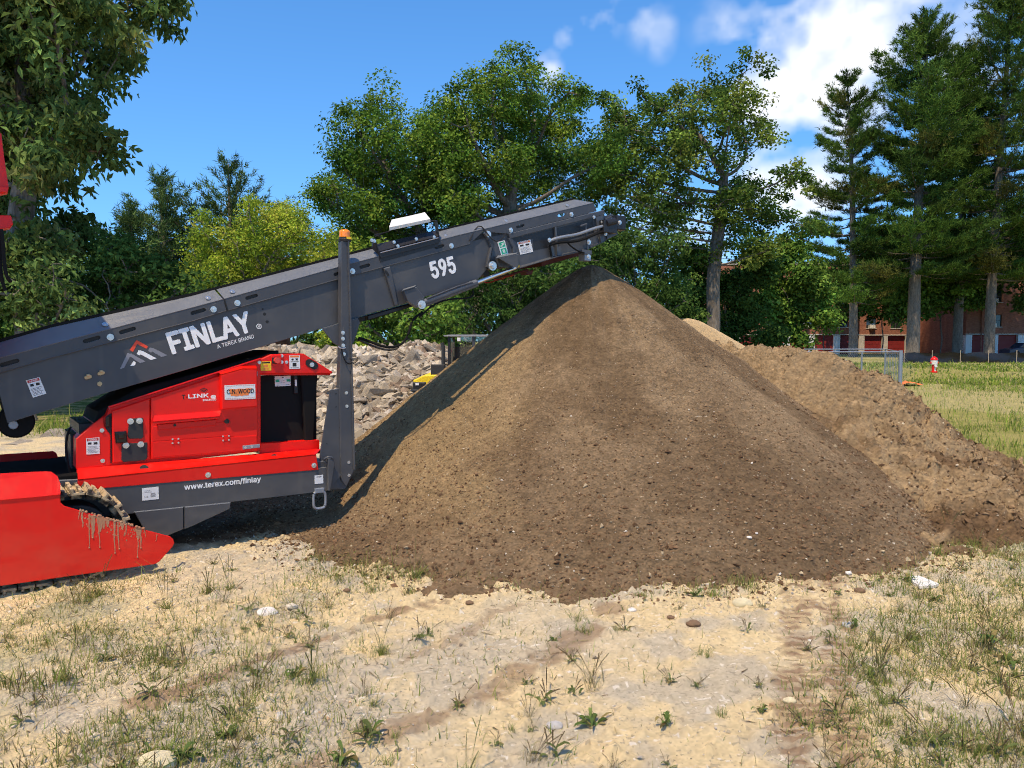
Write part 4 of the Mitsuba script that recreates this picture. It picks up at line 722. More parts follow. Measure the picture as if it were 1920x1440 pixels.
sign(CN, 'warning_sign', [(2.018,1.372),(2.108,1.372),(2.108,1.485),(2.018,1.484)], .499, [(.08,.84,.92,.97,'label_orange'), (.2,.62,.4,.76,'label_black'), (.6,.62,.8,.78,'label_black'), (.3,.18,.66,.44,'label_black'), (.12,.5,.88,.56,'label_grey'), (.12,.06,.88,.11,'label_grey')], 'white warning sign right of the stop button')
sc = (1.909,1.446)
sub(CN, 'stop_button_plate', plate([(1.867,1.418),(1.95,1.421),(1.951,1.491),(1.868,1.487)], .485, .50, .004), 'red_paint'); sub(CN, 'stop_button_ring', plate([(1.869,1.419),(1.922,1.42),(1.922,1.47),(1.87,1.468)], .476, .486, .003), 'black_metal')
mb = trimesh.creation.cylinder(.024, .03, sections=20); mb.apply_transform(trimesh.transformations.rotation_matrix(math.pi / 2, [1, 0, 0])); mb.apply_translation([sc[0] - .005, .46, sc[1]]); sub(CN, 'stop_button', mb, 'button_red', 'round red emergency stop button', 40)
for p in ((1.773,1.43), (1.956,1.482), (1.955,1.43), (1.995,1.429)): bolt(CN, p, .499, .009)
sub(CN, 'vent_slot', plate(slot((2.209,1.408), .115, .032, -.52, 8), .493, .502, 0), 'label_black'); bolt(CN, (2.208,1.404), .492, .013)
sub(CN, 'service_panel', plate([(1.801,1.319),(2.296,1.324),(2.288,0.702),(1.799,0.688)], .62, .635, .004), 'black_rubber')
sub(CN, 'service_panel_fold', plate([(2.144,1.324),(2.288,1.32),(2.241,0.707),(2.172,0.712)], .57, .62, .01), 'black_rubber')
sign(CN, 'hint_sign', [(1.935,1.226),(2.068,1.226),(2.067,1.311),(1.934,1.31)], .618, [(.04,.42,.28,.68,'label_green'), (.74,.42,.98,.68,'label_green'), (.4,.5,.6,.53,'label_grey'), (.38,.36,.64,.39,'label_grey'), (.06,.1,.3,.14,'label_grey'), (.72,.1,.95,.14,'label_grey'), (.44,.82,.56,.92,'label_black')], 'white sign with green squares inside the black opening')
sub(CN, 'level_gauge', cat([plate([(2.09,1.322),(2.122,1.324),(2.125,1.159),(2.092,1.161)], .60, .62, .004)]), 'black_metal'); sub(CN, 'gauge_glass', plate([(2.097,1.278),(2.113,1.277),(2.114,1.223),(2.098,1.224)], .594, .601, .001), 'label_white')
# --- post with the beacon
PO = part('post', cat([plate([(2.448,2.438),(2.507,2.442),(2.523,1.563),(2.528,1.169),(2.539,0.504),(2.465,0.359),(2.417,0.424),(2.413,1.173),(2.43,1.564)], .407, .477, .004), plate([(2.511,2.443),(2.527,1.563),(2.532,1.168),(2.543,0.502),(2.528,0.504),(2.519,1.169),(2.514,1.563),(2.498,2.442)], .392, .409, .002)]), 'grey_paint', label='upright grey post with an amber beacon on top')
sub(PO, 'foot_plate', plate([(2.337,1.193),(2.427,1.203),(2.547,1.199),(2.551,0.499),(2.464,0.342),(2.297,0.347),(2.266,0.481),(2.238,0.61),(2.241,0.664)], .42, .432, .003), 'grey_paint')
sub(PO, 'gusset', cat([plate([(2.279,0.623),(2.321,0.628),(2.335,0.573),(2.294,0.356),(2.275,0.358)], .337, .42, .004), plate([(2.325,0.564),(2.407,0.357),(2.388,0.355),(2.289,0.361)], .397, .421, .003)]), 'grey_paint')
sub(PO, 'hook_lug', tube([(2.278,0.367,0.578),(2.267,0.347,0.635),(2.3,0.337,0.638),(2.331,0.357,0.583),(2.346,0.397,0.522)], .010, 6, 3), 'grey_edge', smooth=40)
for p in ((2.475,1.163), (2.478,1.049), (2.489,0.568), (2.49,0.455)): bolt(PO, p, .419, .015)
for p in ((2.45,1.672), (2.449,1.622), (2.451,1.564), (2.457,1.491)): bolt(PO, p, .406, .011)
sub(PO, 'saddle_bracket', cat([plate([(2.288,1.702),(2.487,1.767),(2.609,1.797),(2.628,1.76),(2.572,1.6),(2.542,1.545),(2.455,1.545),(2.384,1.586)], .452, .462, .003), strip([(2.286,0.452,1.702),(2.607,0.452,1.796)], [(2.326,0.52,1.71),(2.652,0.52,1.806)], .005)]), 'grey_paint')
for q, b in (([(2.382,1.164),(2.391,1.164),(2.391,1.155),(2.381,1.155)], 'label_black'), ([(2.38,1.051),(2.39,1.051),(2.389,1.042),(2.38,1.042)], 'label_black'), ([(2.411,0.873),(2.419,0.873),(2.419,0.865),(2.411,0.866)], 'label_black'), ([(2.296,0.746),(2.305,0.745),(2.305,0.736),(2.296,0.737)], 'label_black')): sub(PO, 'bolt_hole', plate(q, .417, .421, 0), b)
sub(PO, 'seam', plate([(2.432,1.171),(2.436,1.171),(2.449,0.45),(2.444,0.451)], .4182, .421, 0), 'grey_edge')
sub(PO, 'cable', tube([(2.43,0.397,1.546),(2.451,0.382,1.447),(2.48,0.382,1.415),(2.506,0.387,1.41),(2.515,0.397,1.455)], .005, 6, 4), 'black_rubber')
sub(PO, 'spring_clip', tube([(2.402,0.397,1.555),(2.426,0.387,1.541),(2.469,0.397,1.546)], .005, 6, 3), 'zinc')
bp = np.array([(2.492,2.445)[0], .442, (2.492,2.445)[1]])
BE = part('beacon', lathe([(0, -.005), (.052, -.005), (.055, .012), (.047, .02), (.047, .03), (0, .03)], 24).apply_translation(bp), 'black_metal', smooth=40)
sub(BE, 'lens', lathe([(0, .03), (.044, .03), (.046, .040), (.044, .045), (.046, .052), (.044, .060), (.046, .068), (.044, .078), (.040, .087), (.030, .094), (0, .097)], 28).apply_translation(bp), 'amber_lens', 'amber beacon lens', 50)
sub(BE, 'rating_label', plate([(bp[0] - .004, bp[2] + .012), (bp[0] + .035, bp[2] + .012), (bp[0] + .035, bp[2] + .03), (bp[0] - .004, bp[2] + .03)], .442 - .056, .442 - .046, 0), 'label_yellow')
# --- conveyor
ED = [(-0.321,1.271),(0.03,1.388),(0.324,1.485),(1.263,1.754),(1.518,1.841),(2.483,2.139),(2.83,2.238),(3.759,2.518)]           # lower edge of the folded side strip
main = [(-0.147,1.37),(0.031,1.423),(0.326,1.522),(1.268,1.795),(1.523,1.883),(2.491,2.185),(2.839,2.287),(3.771,2.571),(3.921,2.637),(3.988,2.653),(4.031,2.58),(4.018,2.472),(3.987,2.317),(3.835,2.163),(3.266,1.998),(3.092,1.94),(2.774,1.852),(2.295,1.707),(1.26,1.395),(0.615,1.212),(0.308,1.12),(0.062,1.043),(0.025,1.232)]
CO = part('conveyor', plate(main, C, C + .012, .003), 'grey_paint', label='long inclined grey conveyor lettered FINLAY and 595')
BASE = math.atan2((3.835,2.158)[1] - (0.308,1.12)[1], (3.835,2.158)[0] - (0.308,1.12)[0])
def conv(name, mesh, bsdf, label=None, smooth=False): return sub(CO, name, mesh, bsdf, label, smooth)
conv('far_side_plate', plate(main, C + .98, C + .995, 0), 'grey_paint')
d1 = C - .018
slots = [(0.086,1.454), (0.583,1.613), (0.816,1.679), (1.311,1.828), (1.717,1.953), (2.455,2.176), (2.69,2.249), (3.431,2.468), (4.343,2.731), (4.862,2.886)]
s_left = [(-0.317,1.379),(0.033,1.489),(0.326,1.574),(1.266,1.853),(1.499,1.923),(1.522,1.837),(1.263,1.754),(0.324,1.485),(0.03,1.388),(-0.321,1.271)]
s_right = [(1.507,1.926),(1.924,2.057),(2.475,2.233),(3.579,2.569),(5.292,3.051),(5.337,2.972),(4.187,2.646),(3.909,2.645),(3.759,2.518),(2.83,2.238),(2.483,2.139),(1.53,1.841)]
conv('side_strip', plate(s_left, d1, d1 + .012, 0, [slot(c, .118, .0145, BASE + .02) for c in slots[:4]]), 'grey_paint')
conv('side_strip', plate(s_right, d1, d1 + .012, 0, [slot(c, .105, .0145, BASE + .02) for c in slots[4:]]), 'grey_paint')
conv('slot_backing', plate([(-0.264,1.314),(0.031,1.402),(0.325,1.496),(1.268,1.771),(2.491,2.158),(3.771,2.541),(5.068,2.883),(5.068,2.926),(3.589,2.547),(2.482,2.212),(1.269,1.836),(0.327,1.555),(-0.261,1.391)], d1 + .0135, d1 + .0175, 0), 'label_black')
conv('flare', cat([strip([(-0.317,0.482,1.379),(0.326,0.482,1.574),(1.266,0.482,1.853),(1.495,0.482,1.923)], [(-0.317,0.59,1.466),(0.337,0.59,1.69),(1.292,0.59,1.946),(1.46,0.59,2)], .006)]), 'grey_paint')
conv('flare', cat([strip([(1.507,0.482,1.927),(2.475,0.482,2.233),(3.579,0.482,2.569),(5.292,0.482,3.051)], [(1.476,0.59,2.004),(2.521,0.59,2.322),(3.643,0.59,2.665),(5.12,0.59,3.082)], .006), strip([(5.292,0.482,3.051),(5.293,0.482,3.051)], [(5.12,0.59,3.082),(5.146,0.62,3.089)], .003)]), 'grey_paint')
conv('edge_trim', cat([tube([(-0.321,0.481,1.271),(0.323,0.481,1.485),(1.263,0.481,1.754),(1.517,0.481,1.839)], .0028, 5), tube([(1.53,0.481,1.841),(2.483,0.481,2.139),(3.759,0.481,2.518)], .0028, 5)]), 'grey_edge')
conv('joint_band', strip([(1.499,0.479,1.925),(1.525,0.479,1.837)], [(1.509,0.479,1.928),(1.533,0.479,1.839)], .004), 'label_black')
conv('rubber_lip', cat([strip([(-0.318,0.6,1.463),(0.338,0.6,1.686),(1.294,0.6,1.943),(1.47,0.6,1.999),(2.525,0.6,2.318),(3.649,0.6,2.662),(5.106,0.6,3.077)], [(-0.317,0.6,1.494),(0.339,0.6,1.718),(1.294,0.6,1.976),(1.471,0.6,2.028),(2.525,0.6,2.35),(3.649,0.6,2.69),(5.106,0.6,3.104)], .012)]), 'black_rubber')
b0, b1 = np.array((0.037,1.508)), np.array((5.448,3.004)); u = unit(b1 - b0); nrm = np.array([-u[1], u[0]])
def along(t, h): return b0 + u * t + nrm * h
LEN = float(np.linalg.norm(b1 - b0))
conv('belt', cat([plate([along(-.8, -.02), along(LEN, -.02), along(LEN, -.008), along(-.8, -.008)], .62, 1.38, 0), plate([along(-.8, -.30), along(LEN - .05, -.30), along(LEN - .05, -.288), along(-.8, -.288)], .62, 1.38, 0)]), 'black_rubber')
conv('far_flare', plate([along(-.8, -.06), along(LEN - .1, -.06), along(LEN - .1, .03), along(-.8, .03)], 1.40, 1.412, 0), 'grey_paint')
for t in np.arange(.2, LEN, .55):
    p = along(t, -.30); m = trimesh.creation.cylinder(.035, .8, sections=12); m.apply_transform(trimesh.transformations.rotation_matrix(math.pi / 2, [1, 0, 0])); m.apply_translation([p[0], 1.0, p[1] - .035]); conv('return_roller', m, 'black_metal', smooth=40)
p = along(LEN - .06, -.16); m = trimesh.creation.cylinder(.14, .84, sections=28); m.apply_transform(trimesh.transformations.rotation_matrix(math.pi / 2, [1, 0, 0])); m.apply_translation([p[0], 1.0, p[1]]); conv('head_drum', m, 'black_rubber', smooth=40)
conv('lower_rail', cat([plate([(2.75,1.825),(3.123,1.928),(3.337,1.993),(3.873,2.148),(3.873,2.117),(3.337,1.959),(3.122,1.895),(2.75,1.787)], .56, .62), plate([(2.809,1.784),(3.144,1.873),(4.341,2.212),(4.341,2.183),(3.144,1.821),(2.808,1.743)], 1.30, 1.36)]), 'black_metal')
conv('tail_wheel', plate([((0.119,1.035)[0] + .115 * math.cos(a), (0.119,1.035)[1] + .115 * math.sin(a)) for a in np.linspace(0, 2 * np.pi, 30)[:-1]], .66, .76, .012), 'black_rubber', 'black wheel under the lower end of the conveyor')
conv('wheel_hub', plate([((0.101,1.015)[0] + .03 * math.cos(a), (0.101,1.015)[1] + .03 * math.sin(a)) for a in np.linspace(0, 2 * np.pi, 20)[:-1]], .645, .662, .004), 'galvanised')
for p in ((0.702,1.63), (1.423,1.847), (1.604,1.901), (2.575,2.2), (3.557,2.484), (4.23,2.683), (4.991,2.906)): bolt(CO, p, d1, .016)
FL = [(0.675,0.515,1.719), (1.392,0.515,1.932), (1.576,0.515,1.988), (2.562,0.515,2.272), (3.521,0.515,2.573), (4.197,0.515,2.77), (4.962,0.515,2.995)]
fa = math.atan2(.108, .10)
for c in FL:
    m = cat([trimesh.creation.cylinder(.021, .003, sections=16), trimesh.creation.cylinder(.009, .007, sections=6).apply_translation([0, 0, .003])])
    m.apply_transform(trimesh.transformations.rotation_matrix(.75, [1, 0, 0])); m.apply_translation(np.array(c) + [0, -.003, .004]); conv('rivet', m, 'zinc', smooth=40)
# lettering and mark
def heavy(m, k): return cat([m.copy().apply_translation([a, -.0004 * i, b]) for i, (a, b) in enumerate(((0, 0), (k, 0), (-k, 0), (0, k * .6), (0, -k * .6)))])
conv('lettering', heavy(text('FINLAY', .155, (1.109,1.503), math.atan2((1.731,1.685)[1] - (1.115,1.503)[1], (1.731,1.685)[0] - (1.115,1.503)[0]), C - .001, width=.645), .0045), 'white_print')
conv('lettering', text('A TEREX BRAND', .030, (1.452,1.542), math.atan2((1.761,1.634)[1] - (1.452,1.542)[1], (1.761,1.634)[0] - (1.452,1.542)[0]), C - .001, width=.298, bold=False), 'white_print')
conv('lettering', heavy(text('595', .145, (3.355,2.173), math.atan2((3.652,2.259)[1] - (3.355,2.173)[1], (3.652,2.259)[0] - (3.355,2.173)[0]), C - .001, width=.278), .005), 'white_print')
rc = (1.776,1.719)
conv('trade_mark', cat([plate(np.r_[[(rc[0] + .021 * math.cos(a), rc[1] + .021 * math.sin(a)) for a in np.linspace(0, 2 * np.pi, 20)]], C - .002, C, 0, [[(rc[0] + .016 * math.cos(a), rc[1] + .016 * math.sin(a)) for a in np.linspace(0, 2 * np.pi, 20)[:-1]]]), text('R', .018, (rc[0] - .007, rc[1] - .009), 0, C - .0008)]), 'white_print')
conv('emblem', plate([(0.829,1.537),(0.877,1.61),(0.954,1.562),(0.944,1.544),(0.88,1.58),(0.85,1.521)], C - .002, C, 0), 'logo_red')
conv('emblem', plate([(0.876,1.507),(0.89,1.535),(0.918,1.527),(1.01,1.472),(0.971,1.461),(0.9,1.505),(0.894,1.495)], C - .002, C, 0), 'white_print')
conv('emblem', plate([(0.829,1.418),(0.855,1.456),(0.869,1.441),(0.86,1.423)], C - .002, C, 0), 'white_print')
conv('emblem', cat([plate([(0.762,1.399),(0.814,1.514),(0.839,1.51),(0.933,1.451),(0.898,1.438),(0.831,1.488),(0.788,1.405)], C - .002, C, 0), plate([(0.953,1.53),(0.966,1.554),(0.995,1.546),(1.085,1.495),(1.045,1.482),(0.98,1.524),(0.973,1.514)], C - .002, C, 0)]), 'logo_grey')
warning(CO, [(0.214,1.211),(0.295,1.236),(0.257,1.352),(0.177,1.331)], .499, 'white danger sign near the lower left end of the conveyor', seed=2)
for p in ((0.554,1.345), (0.638,1.371)): conv('mounting_clip', cat([plate(slot(p, .05, .013, BASE), C - .012, C, .002), box((p[0] - .012, C - .04, p[1] + .005), (p[0] + .008, C - .008, p[1] + .022), .003)]), 'rusty_brass')
bolt(CO, (0.627,1.293), C, .011, 'rusty_brass')
for p, r in (((1.808,1.859), .008), ((1.822,1.819), .013), ((1.843,1.757), .013)): conv('bolt_hole', plate(slot(p, 2.02 * r, r, 0, 8), C - .0012, C + .001, 0), 'label_black')
# rib, hinge and ram on the near side
conv('rib', cat([plate([(2.865,2.24),(2.927,2.257),(2.952,2.165),(3.002,1.927),(2.971,1.916)], C - .03, C, .006), plate([(2.875,2.217),(2.901,2.223),(2.906,2.181),(2.885,2.171)], C - .034, C - .029, 0)]), 'grey_paint')
conv('rib_slot', plate(slot((2.891,2.198), .055, .012, BASE - 1.2), C - .0352, C - .0335, 0), 'label_black')
conv('ram_bracket', cat([plate([(3.02,2.043),(3.147,2.083),(3.228,1.993),(3.211,1.907),(3.157,1.9),(3.061,1.955)], .40, .45, .004), strip([(3,0.39,2.04),(3.126,0.39,2.08)], [(3.072,0.5,2.063),(3.201,0.5,2.104)], .006), plate([(3.061,2.047),(3.19,2.09),(3.255,1.996),(3.098,1.953)], .45, .50, 0)]), 'grey_paint')
bolt(CO, (3.197,1.927), .398, .026)
conv('ram_barrel', tube([(3.206,0.43,1.93),(3.797,0.43,2.147)], .036, 14), 'grey_paint', smooth=40)
conv('ram_rod', tube([(3.791,0.43,2.146),(4.246,0.43,2.316)], .021, 12), 'chrome', 'bright chrome ram rod', smooth=40)
conv('ram_pipe', tube([(3.249,0.4,1.983),(3.574,0.4,2.106),(3.736,0.4,2.152)], .008, 6), 'grey_edge')
conv('ram_pipe', tube([(3.199,0.45,1.821),(3.259,0.44,1.87),(3.298,0.43,1.904),(3.614,0.43,1.996),(3.719,0.43,2.009),(3.761,0.43,2.035),(3.755,0.43,2.075)], .009, 6, 4), 'black_rubber', smooth=40)
conv('hinge_arm', cat([plate([(3.913,2.628),(3.956,2.662),(3.999,2.635),(4.011,2.514),(3.967,2.314),(3.943,2.312),(3.992,2.508),(3.962,2.572)], .47, .50, .003)]), 'grey_paint')
for p, r in (((3.958,2.621), .020), ((3.987,2.32), .030)): bolt(CO, p, .468 if r < .025 else .44, r)
conv('hinge_pin', cat([tube([(3.972,0.44,2.317),(4.012,0.5,2.323)], .036, 16)]), 'grey_paint', smooth=40)
# head section
HD = conv('head_plate', cat([plate([(3.915,2.637),(4.199,2.655),(5.443,2.995),(5.451,2.934),(5.588,2.97),(5.614,2.75),(5.468,2.668),(5.193,2.556),(4.928,2.484),(4.795,2.462),(4.517,2.373),(4.308,2.309),(4.067,2.337),(3.993,2.333),(4.031,2.498)], C + .002, C + .014, .002), plate([(4.199,2.646),(5.434,2.993),(5.449,2.95),(4.218,2.603)], .475, .503, .003), plate([(4.199,2.602),(4.237,2.61),(4.288,2.531),(4.282,2.468),(4.256,2.466),(4.256,2.523)], .48, .503, .002)]), 'grey_paint')
conv('access_recess', plate([(4.257,2.607),(4.787,2.75),(4.788,2.566),(4.517,2.505),(4.517,2.622),(4.314,2.57)], C + .0005, C + .003, 0), 'black_metal')
conv('access_recess', plate([(4.815,2.752),(5.301,2.893),(5.317,2.749),(4.829,2.602)], C + .0005, C + .003, 0), 'black_metal')
for q in ([(4.771,2.757),(4.792,2.764),(4.828,2.481),(4.807,2.474)], [(4.697,2.574),(4.745,2.588),(4.773,2.467),(4.731,2.453)], [(5.321,2.909),(5.425,2.94),(5.443,2.666),(5.398,2.646),(5.352,2.783)], [(4.814,2.561),(4.848,2.569),(4.856,2.483),(4.821,2.475)]): conv('stiffener', plate(q, .476, .503, .002), 'grey_edge')
conv('lower_flange', cat([strip([(4.234,0.45,2.291),(4.735,0.45,2.437),(4.79,0.45,2.454),(5.158,0.45,2.54)], [(4.283,0.52,2.325),(4.79,0.52,2.471),(4.846,0.52,2.486),(5.218,0.52,2.573)], .006), strip([(5.159,0.46,2.544),(5.433,0.46,2.658)], [(5.21,0.52,2.57),(5.486,0.52,2.685)], .005)]), 'grey_edge')
conv('wing_bracket', cat([strip([(3.974,0.36,2.381),(4.209,0.36,2.436)], [(4.092,0.5,2.426),(4.327,0.5,2.472)], .006), plate([(4.007,2.389),(4.237,2.441),(4.237,2.313),(4.187,2.31)], .36, .372, .003), plate([(4.027,2.391),(4.064,2.317),(4.215,2.31),(4.265,2.312),(4.265,2.442)], .44, .45, 0)]), 'grey_paint')
conv('grease_nipple', tube([(4.285,0.44,2.334),(4.256,0.4,2.329)], .018, 8), 'label_yellow'); 
conv('scraper_guard', cat([plate([(4.786,2.381),(5.368,2.54),(5.368,2.597),(4.786,2.436)], .72, 1.2), tube([(4.043,0.7,2.205),(4.266,0.7,2.247),(4.598,0.7,2.334)], .012, 6), plate([(4.568,2.318),(4.671,2.339),(4.65,2.289),(4.582,2.285)], .7, .8)]), 'scraper_shaded_red')
conv('underside_coil', cat([tube([((4.107,2.201)[0] + .02 * i + .0, .75 + .05 * math.sin(i * 1.1), (4.107,2.201)[1] + .006 * i - .028 * abs(math.sin(i * .55))) for i in range(20)], .006, 5)]), 'label_red')
warning(CO, [(4.356,2.455),(4.514,2.494),(4.477,2.613),(4.318,2.573)], .4995, 'white warning sign with an orange head at the upper end of the conveyor', head='label_orange', seed=3)
sign(CO, 'green_sign', [(4.13,2.431),(4.212,2.454),(4.168,2.583),(4.083,2.558)], .4995, [(.12,.55,.88,.94,'label_green'), (.12,.07,.88,.48,'label_green'), (.25,.62,.55,.7,'label_white'), (.45,.7,.8,.86,'label_white'), (.35,.15,.65,.40,'label_white')], 'green and white sign at the upper end of the conveyor')
MO = conv('drive_motor', cat([box(((5.368,2.807)[0], .40, (5.368,2.807)[1] - .06), ((5.535,2.821)[0] + .02, .52, (5.535,2.821)[1] + .055)), tube([np.r_[(5.41,2.842)[0], .42, (5.41,2.842)[1]], np.r_[(5.531,2.875)[0], .42, (5.531,2.875)[1]]], .04, 14)]), 'black_metal')
conv('motor_block', cat([box(((5.553,2.865)[0], .40, (5.553,2.865)[1] - .075), ((5.684,2.876)[0], .50, (5.7,2.878)[1] + .065), .008)]), 'black_metal')
conv('bearing_plate', plate([(5.466,2.907),(5.588,2.953),(5.645,2.752),(5.491,2.689)], .485, .502, .003), 'grey_edge')
conv('hose', tube([(4.68,0.45,2.607),(4.733,0.43,2.63),(5.011,0.43,2.695),(5.227,0.43,2.767),(5.412,0.43,2.821),(5.525,0.43,2.848)], .016, 8, 4), 'galvanised', smooth=40)
conv('hose', tube([(4.68,0.45,2.565),(4.746,0.43,2.589),(5.011,0.43,2.629),(5.227,0.43,2.701),(5.405,0.43,2.765),(5.52,0.44,2.792)], .014, 8, 4), 'black_rubber', smooth=40)
conv('hose', tube([(4.688,0.46,2.561),(4.724,0.47,2.463)], .012, 8), 'black_rubber', smooth=40)
conv('hose', tube([(4.893,0.44,2.622),(4.933,0.42,2.574),(5.039,0.42,2.527),(5.128,0.44,2.518)], .009, 8, 4), 'black_rubber', smooth=40)
conv('tension_rod', cat([tube([(5.156,0.45,2.807),(5.187,0.45,2.556)], .010, 8), tube([(5.076,0.44,2.788),(5.162,0.44,2.818)], .010, 8), box(((5.136,2.525)[0] - .03, .44, (5.136,2.525)[1] - .02), ((5.209,2.53)[0] + .03, .50, (5.209,2.53)[1] + .02))]), 'grey_edge')
for p, r in (((5.378,2.855), .014), ((5.514,2.895), .012), ((5.424,2.736), .014), ((5.417,2.775), .011), ((5.193,2.633), .018), ((5.157,2.476), .016), ((5.261,2.896), .012), ((4.673,2.616), .015), ((5.589,2.866), .016)): bolt(CO, p, .44 if r != .016 else .40, r)
conv('scraper_end', box(((5.157,2.492)[0], .46, (5.157,2.492)[1] - .05), ((5.245,2.498)[0], .56, (5.245,2.498)[1] + .05)), 'galvanised')
conv('loose_wire', tube([(3.752,0.47,2.541),(3.913,0.47,2.664),(3.925,0.46,2.643),(4.172,0.47,2.649)], .006, 5, 3), 'label_black')
conv('hose', tube([(2.653,0.55,1.628),(2.708,0.54,1.614),(2.79,0.52,1.581),(2.883,0.5,1.552),(2.977,0.5,1.552),(3.073,0.5,1.6),(3.127,0.5,1.705),(3.171,0.5,1.802),(3.226,0.5,1.842),(3.259,0.5,1.867)], .012, 8, 4), 'black_rubber', 'black hose looping below the conveyor', smooth=40)
conv('hose', tube([(2.675,0.6,1.614),(2.766,0.6,1.576),(2.869,0.58,1.538),(2.964,0.56,1.523),(3.034,0.53,1.552)], .010, 8, 4), 'hose', smooth=40)
# frame with the pale cover bar on top of the conveyor
conv('guard_frame', cat([plate([(2.826,2.381),(3.413,2.55),(3.419,2.502),(2.831,2.325)], .46, .47, .002), strip([(2.819,0.455,2.379),(3.405,0.455,2.553)], [(2.839,0.56,2.451),(3.437,0.56,2.62)], .006), plate([(2.825,2.325),(3.419,2.502),(3.413,2.468),(2.835,2.289)], .475, .483, 0)]), 'black_metal')
conv('guard_post', strip([(2.775,0.52,2.502),(2.777,0.46,2.491)], [(2.774,0.52,2.41),(2.826,0.46,2.338)], .006), 'black_metal'); conv('guard_post', strip([(3.398,0.52,2.71),(3.392,0.46,2.697)], [(3.414,0.52,2.599),(3.419,0.46,2.506)], .006), 'black_metal')
conv('guard_net', cat([tube([(2.824,0.56,2.52),(3.144,0.6,2.659),(3.42,0.56,2.712)], .005, 5), tube([(2.791,0.5,2.524),(2.974,0.58,2.58)], .006, 5), tube([(3.198,0.6,2.62),(3.263,0.6,2.596),(3.352,0.6,2.657)], .005, 5, 3)]), 'label_black')
conv('cover_bar', cat([strip([(2.915,0.46,2.571),(3.125,0.46,2.626),(3.325,0.46,2.681)], [(3.04,0.66,2.674),(3.23,0.66,2.727),(3.38,0.66,2.772)], .028)]), 'white_paint', 'pale bar over the middle of the conveyor')
for p in ((2.745,2.472), (2.769,2.468), (2.958,2.472), (2.994,2.44), (3.177,2.516), (3.325,2.645), (3.36,2.547)): bolt(CO, p, .455, .010)
conv('edge_trim', tube([(2.823,0.454,2.37),(3.404,0.454,2.543)], .004, 5), 'zinc')
# --- the red screen box at the left edge, almost all of it out of the frame
SB = part('screen_box', cat([plate([(-0.618,3.003),(-0.011,3.005),(0.079,2.944),(0.091,2.782),(0.109,2.605),(0.102,2.566),(-0.643,2.305)], .30, .37, .004), plate([(-0.643,2.305),(0.026,2.362),(0.029,1.879),(0.003,1.425),(-0.675,1.406)], .30, .37, .004), plate([(-0.053,2.56),(0.102,2.566),(0.109,2.601),(-0.052,2.611)], .28, .30, .003), box((-2.2, .37, 1.9), (-.30, 1.6, 3.5)), box((-2.2, -.15, 3.22), (-.06, .37, 3.30))]), 'red_paint')  # the last box is an unseen overhang, added to shade the red edge
sub(SB, 'lower_lip', plate([(-0.114,2.411),(0.115,2.419),(0.126,2.367),(0.107,2.338),(-0.118,2.282)], .28, .38, .004), 'red_paint')
sub(SB, 'hanging_hose', tube([(0.056,0.2,2.315),(0.064,0.2,2.214),(0.069,0.2,2.079),(0.081,0.2,2.011),(0.098,0.22,1.986)], .012, 6, 4), 'black_rubber')
sub(SB, 'hanging_hose', tube([(0.04,0.24,2.319),(0.046,0.24,2.149),(0.051,0.24,2.012),(0.069,0.25,1.928)], .012, 6, 4), 'black_rubber')
# ------------------------------------------------------------------ trees
def colonize(base, top, blobs, r, n_attr=420, step=.45, kill=.8, reach=6.0, iters=170, flare=0):
    """Branching skeleton by space colonisation; blobs: (x, y, z, radius). Returns nodes, parents."""
    w = np.array([b[3] ** 2.3 for b in blobs]); pick = r.choice(len(blobs), n_attr, p=w / w.sum()); B = np.array(blobs)[pick]
    A = B[:, :3] + unit(r.normal(size=(n_attr, 3))) * (B[:, 3] * r.uniform(.25, 1, n_attr) ** (1 / 2.2))[:, None]
    base, top = np.array(base, float), np.array(top, float); n0 = max(3, int(np.linalg.norm(top - base) / step))
    P = [base + (top - base) * t + np.array([math.sin(t * 5 + base[0]) * .12, math.cos(t * 4) * .1, 0]) * min(1, t * 3) for t in np.linspace(0, 1, n0)]; par = [-1] + list(range(n0 - 1))
    alive = np.ones(n_attr, bool)
    for it in range(iters):
        if not alive.any(): break
        Pn = np.array(P); tr = cKDTree(Pn); d, idx = tr.query(A[alive]); near = d < (reach if it > 25 else 99)
        if not near.any(): break
        Aa, ii = A[alive][near], idx[near]; dirs = unit(Aa - Pn[ii]); acc = {}
        for q, dv in zip(ii, dirs): acc[q] = acc.get(q, 0) + dv
        new = []
        for q, dv in acc.items():
            v = unit(dv + r.normal(0, .18, 3) + [0, 0, .06]); new.append((Pn[q] + v * step, q))
        nP = np.array([a for a, _ in new]); dd, _ = tr.query(nP); cnt = 0
        for (a, q), e in zip(new, dd):
            if e > step * .3: P.append(a); par.append(q); cnt += 1
        if not cnt: break
        d2, _ = cKDTree(nP).query(A); alive &= d2 > kill
    return np.array(P), np.array(par)
def radii(P, par, r0, tip=.012, e=2.0):
    n = len(P); rr = np.zeros(n); ch = np.zeros(n, int)
    for k in range(n - 1, 0, -1):
        if ch[k] == 0: rr[k] = tip ** e
        rr[par[k]] += rr[k]; ch[par[k]] += 1
    rr = rr ** (1 / e); s = r0 / rr[0]; rr = np.where(rr > tip * 1.5, tip + (rr - tip) * (r0 - tip) / max(rr[0] - tip, 1e-6), tip); return rr, ch
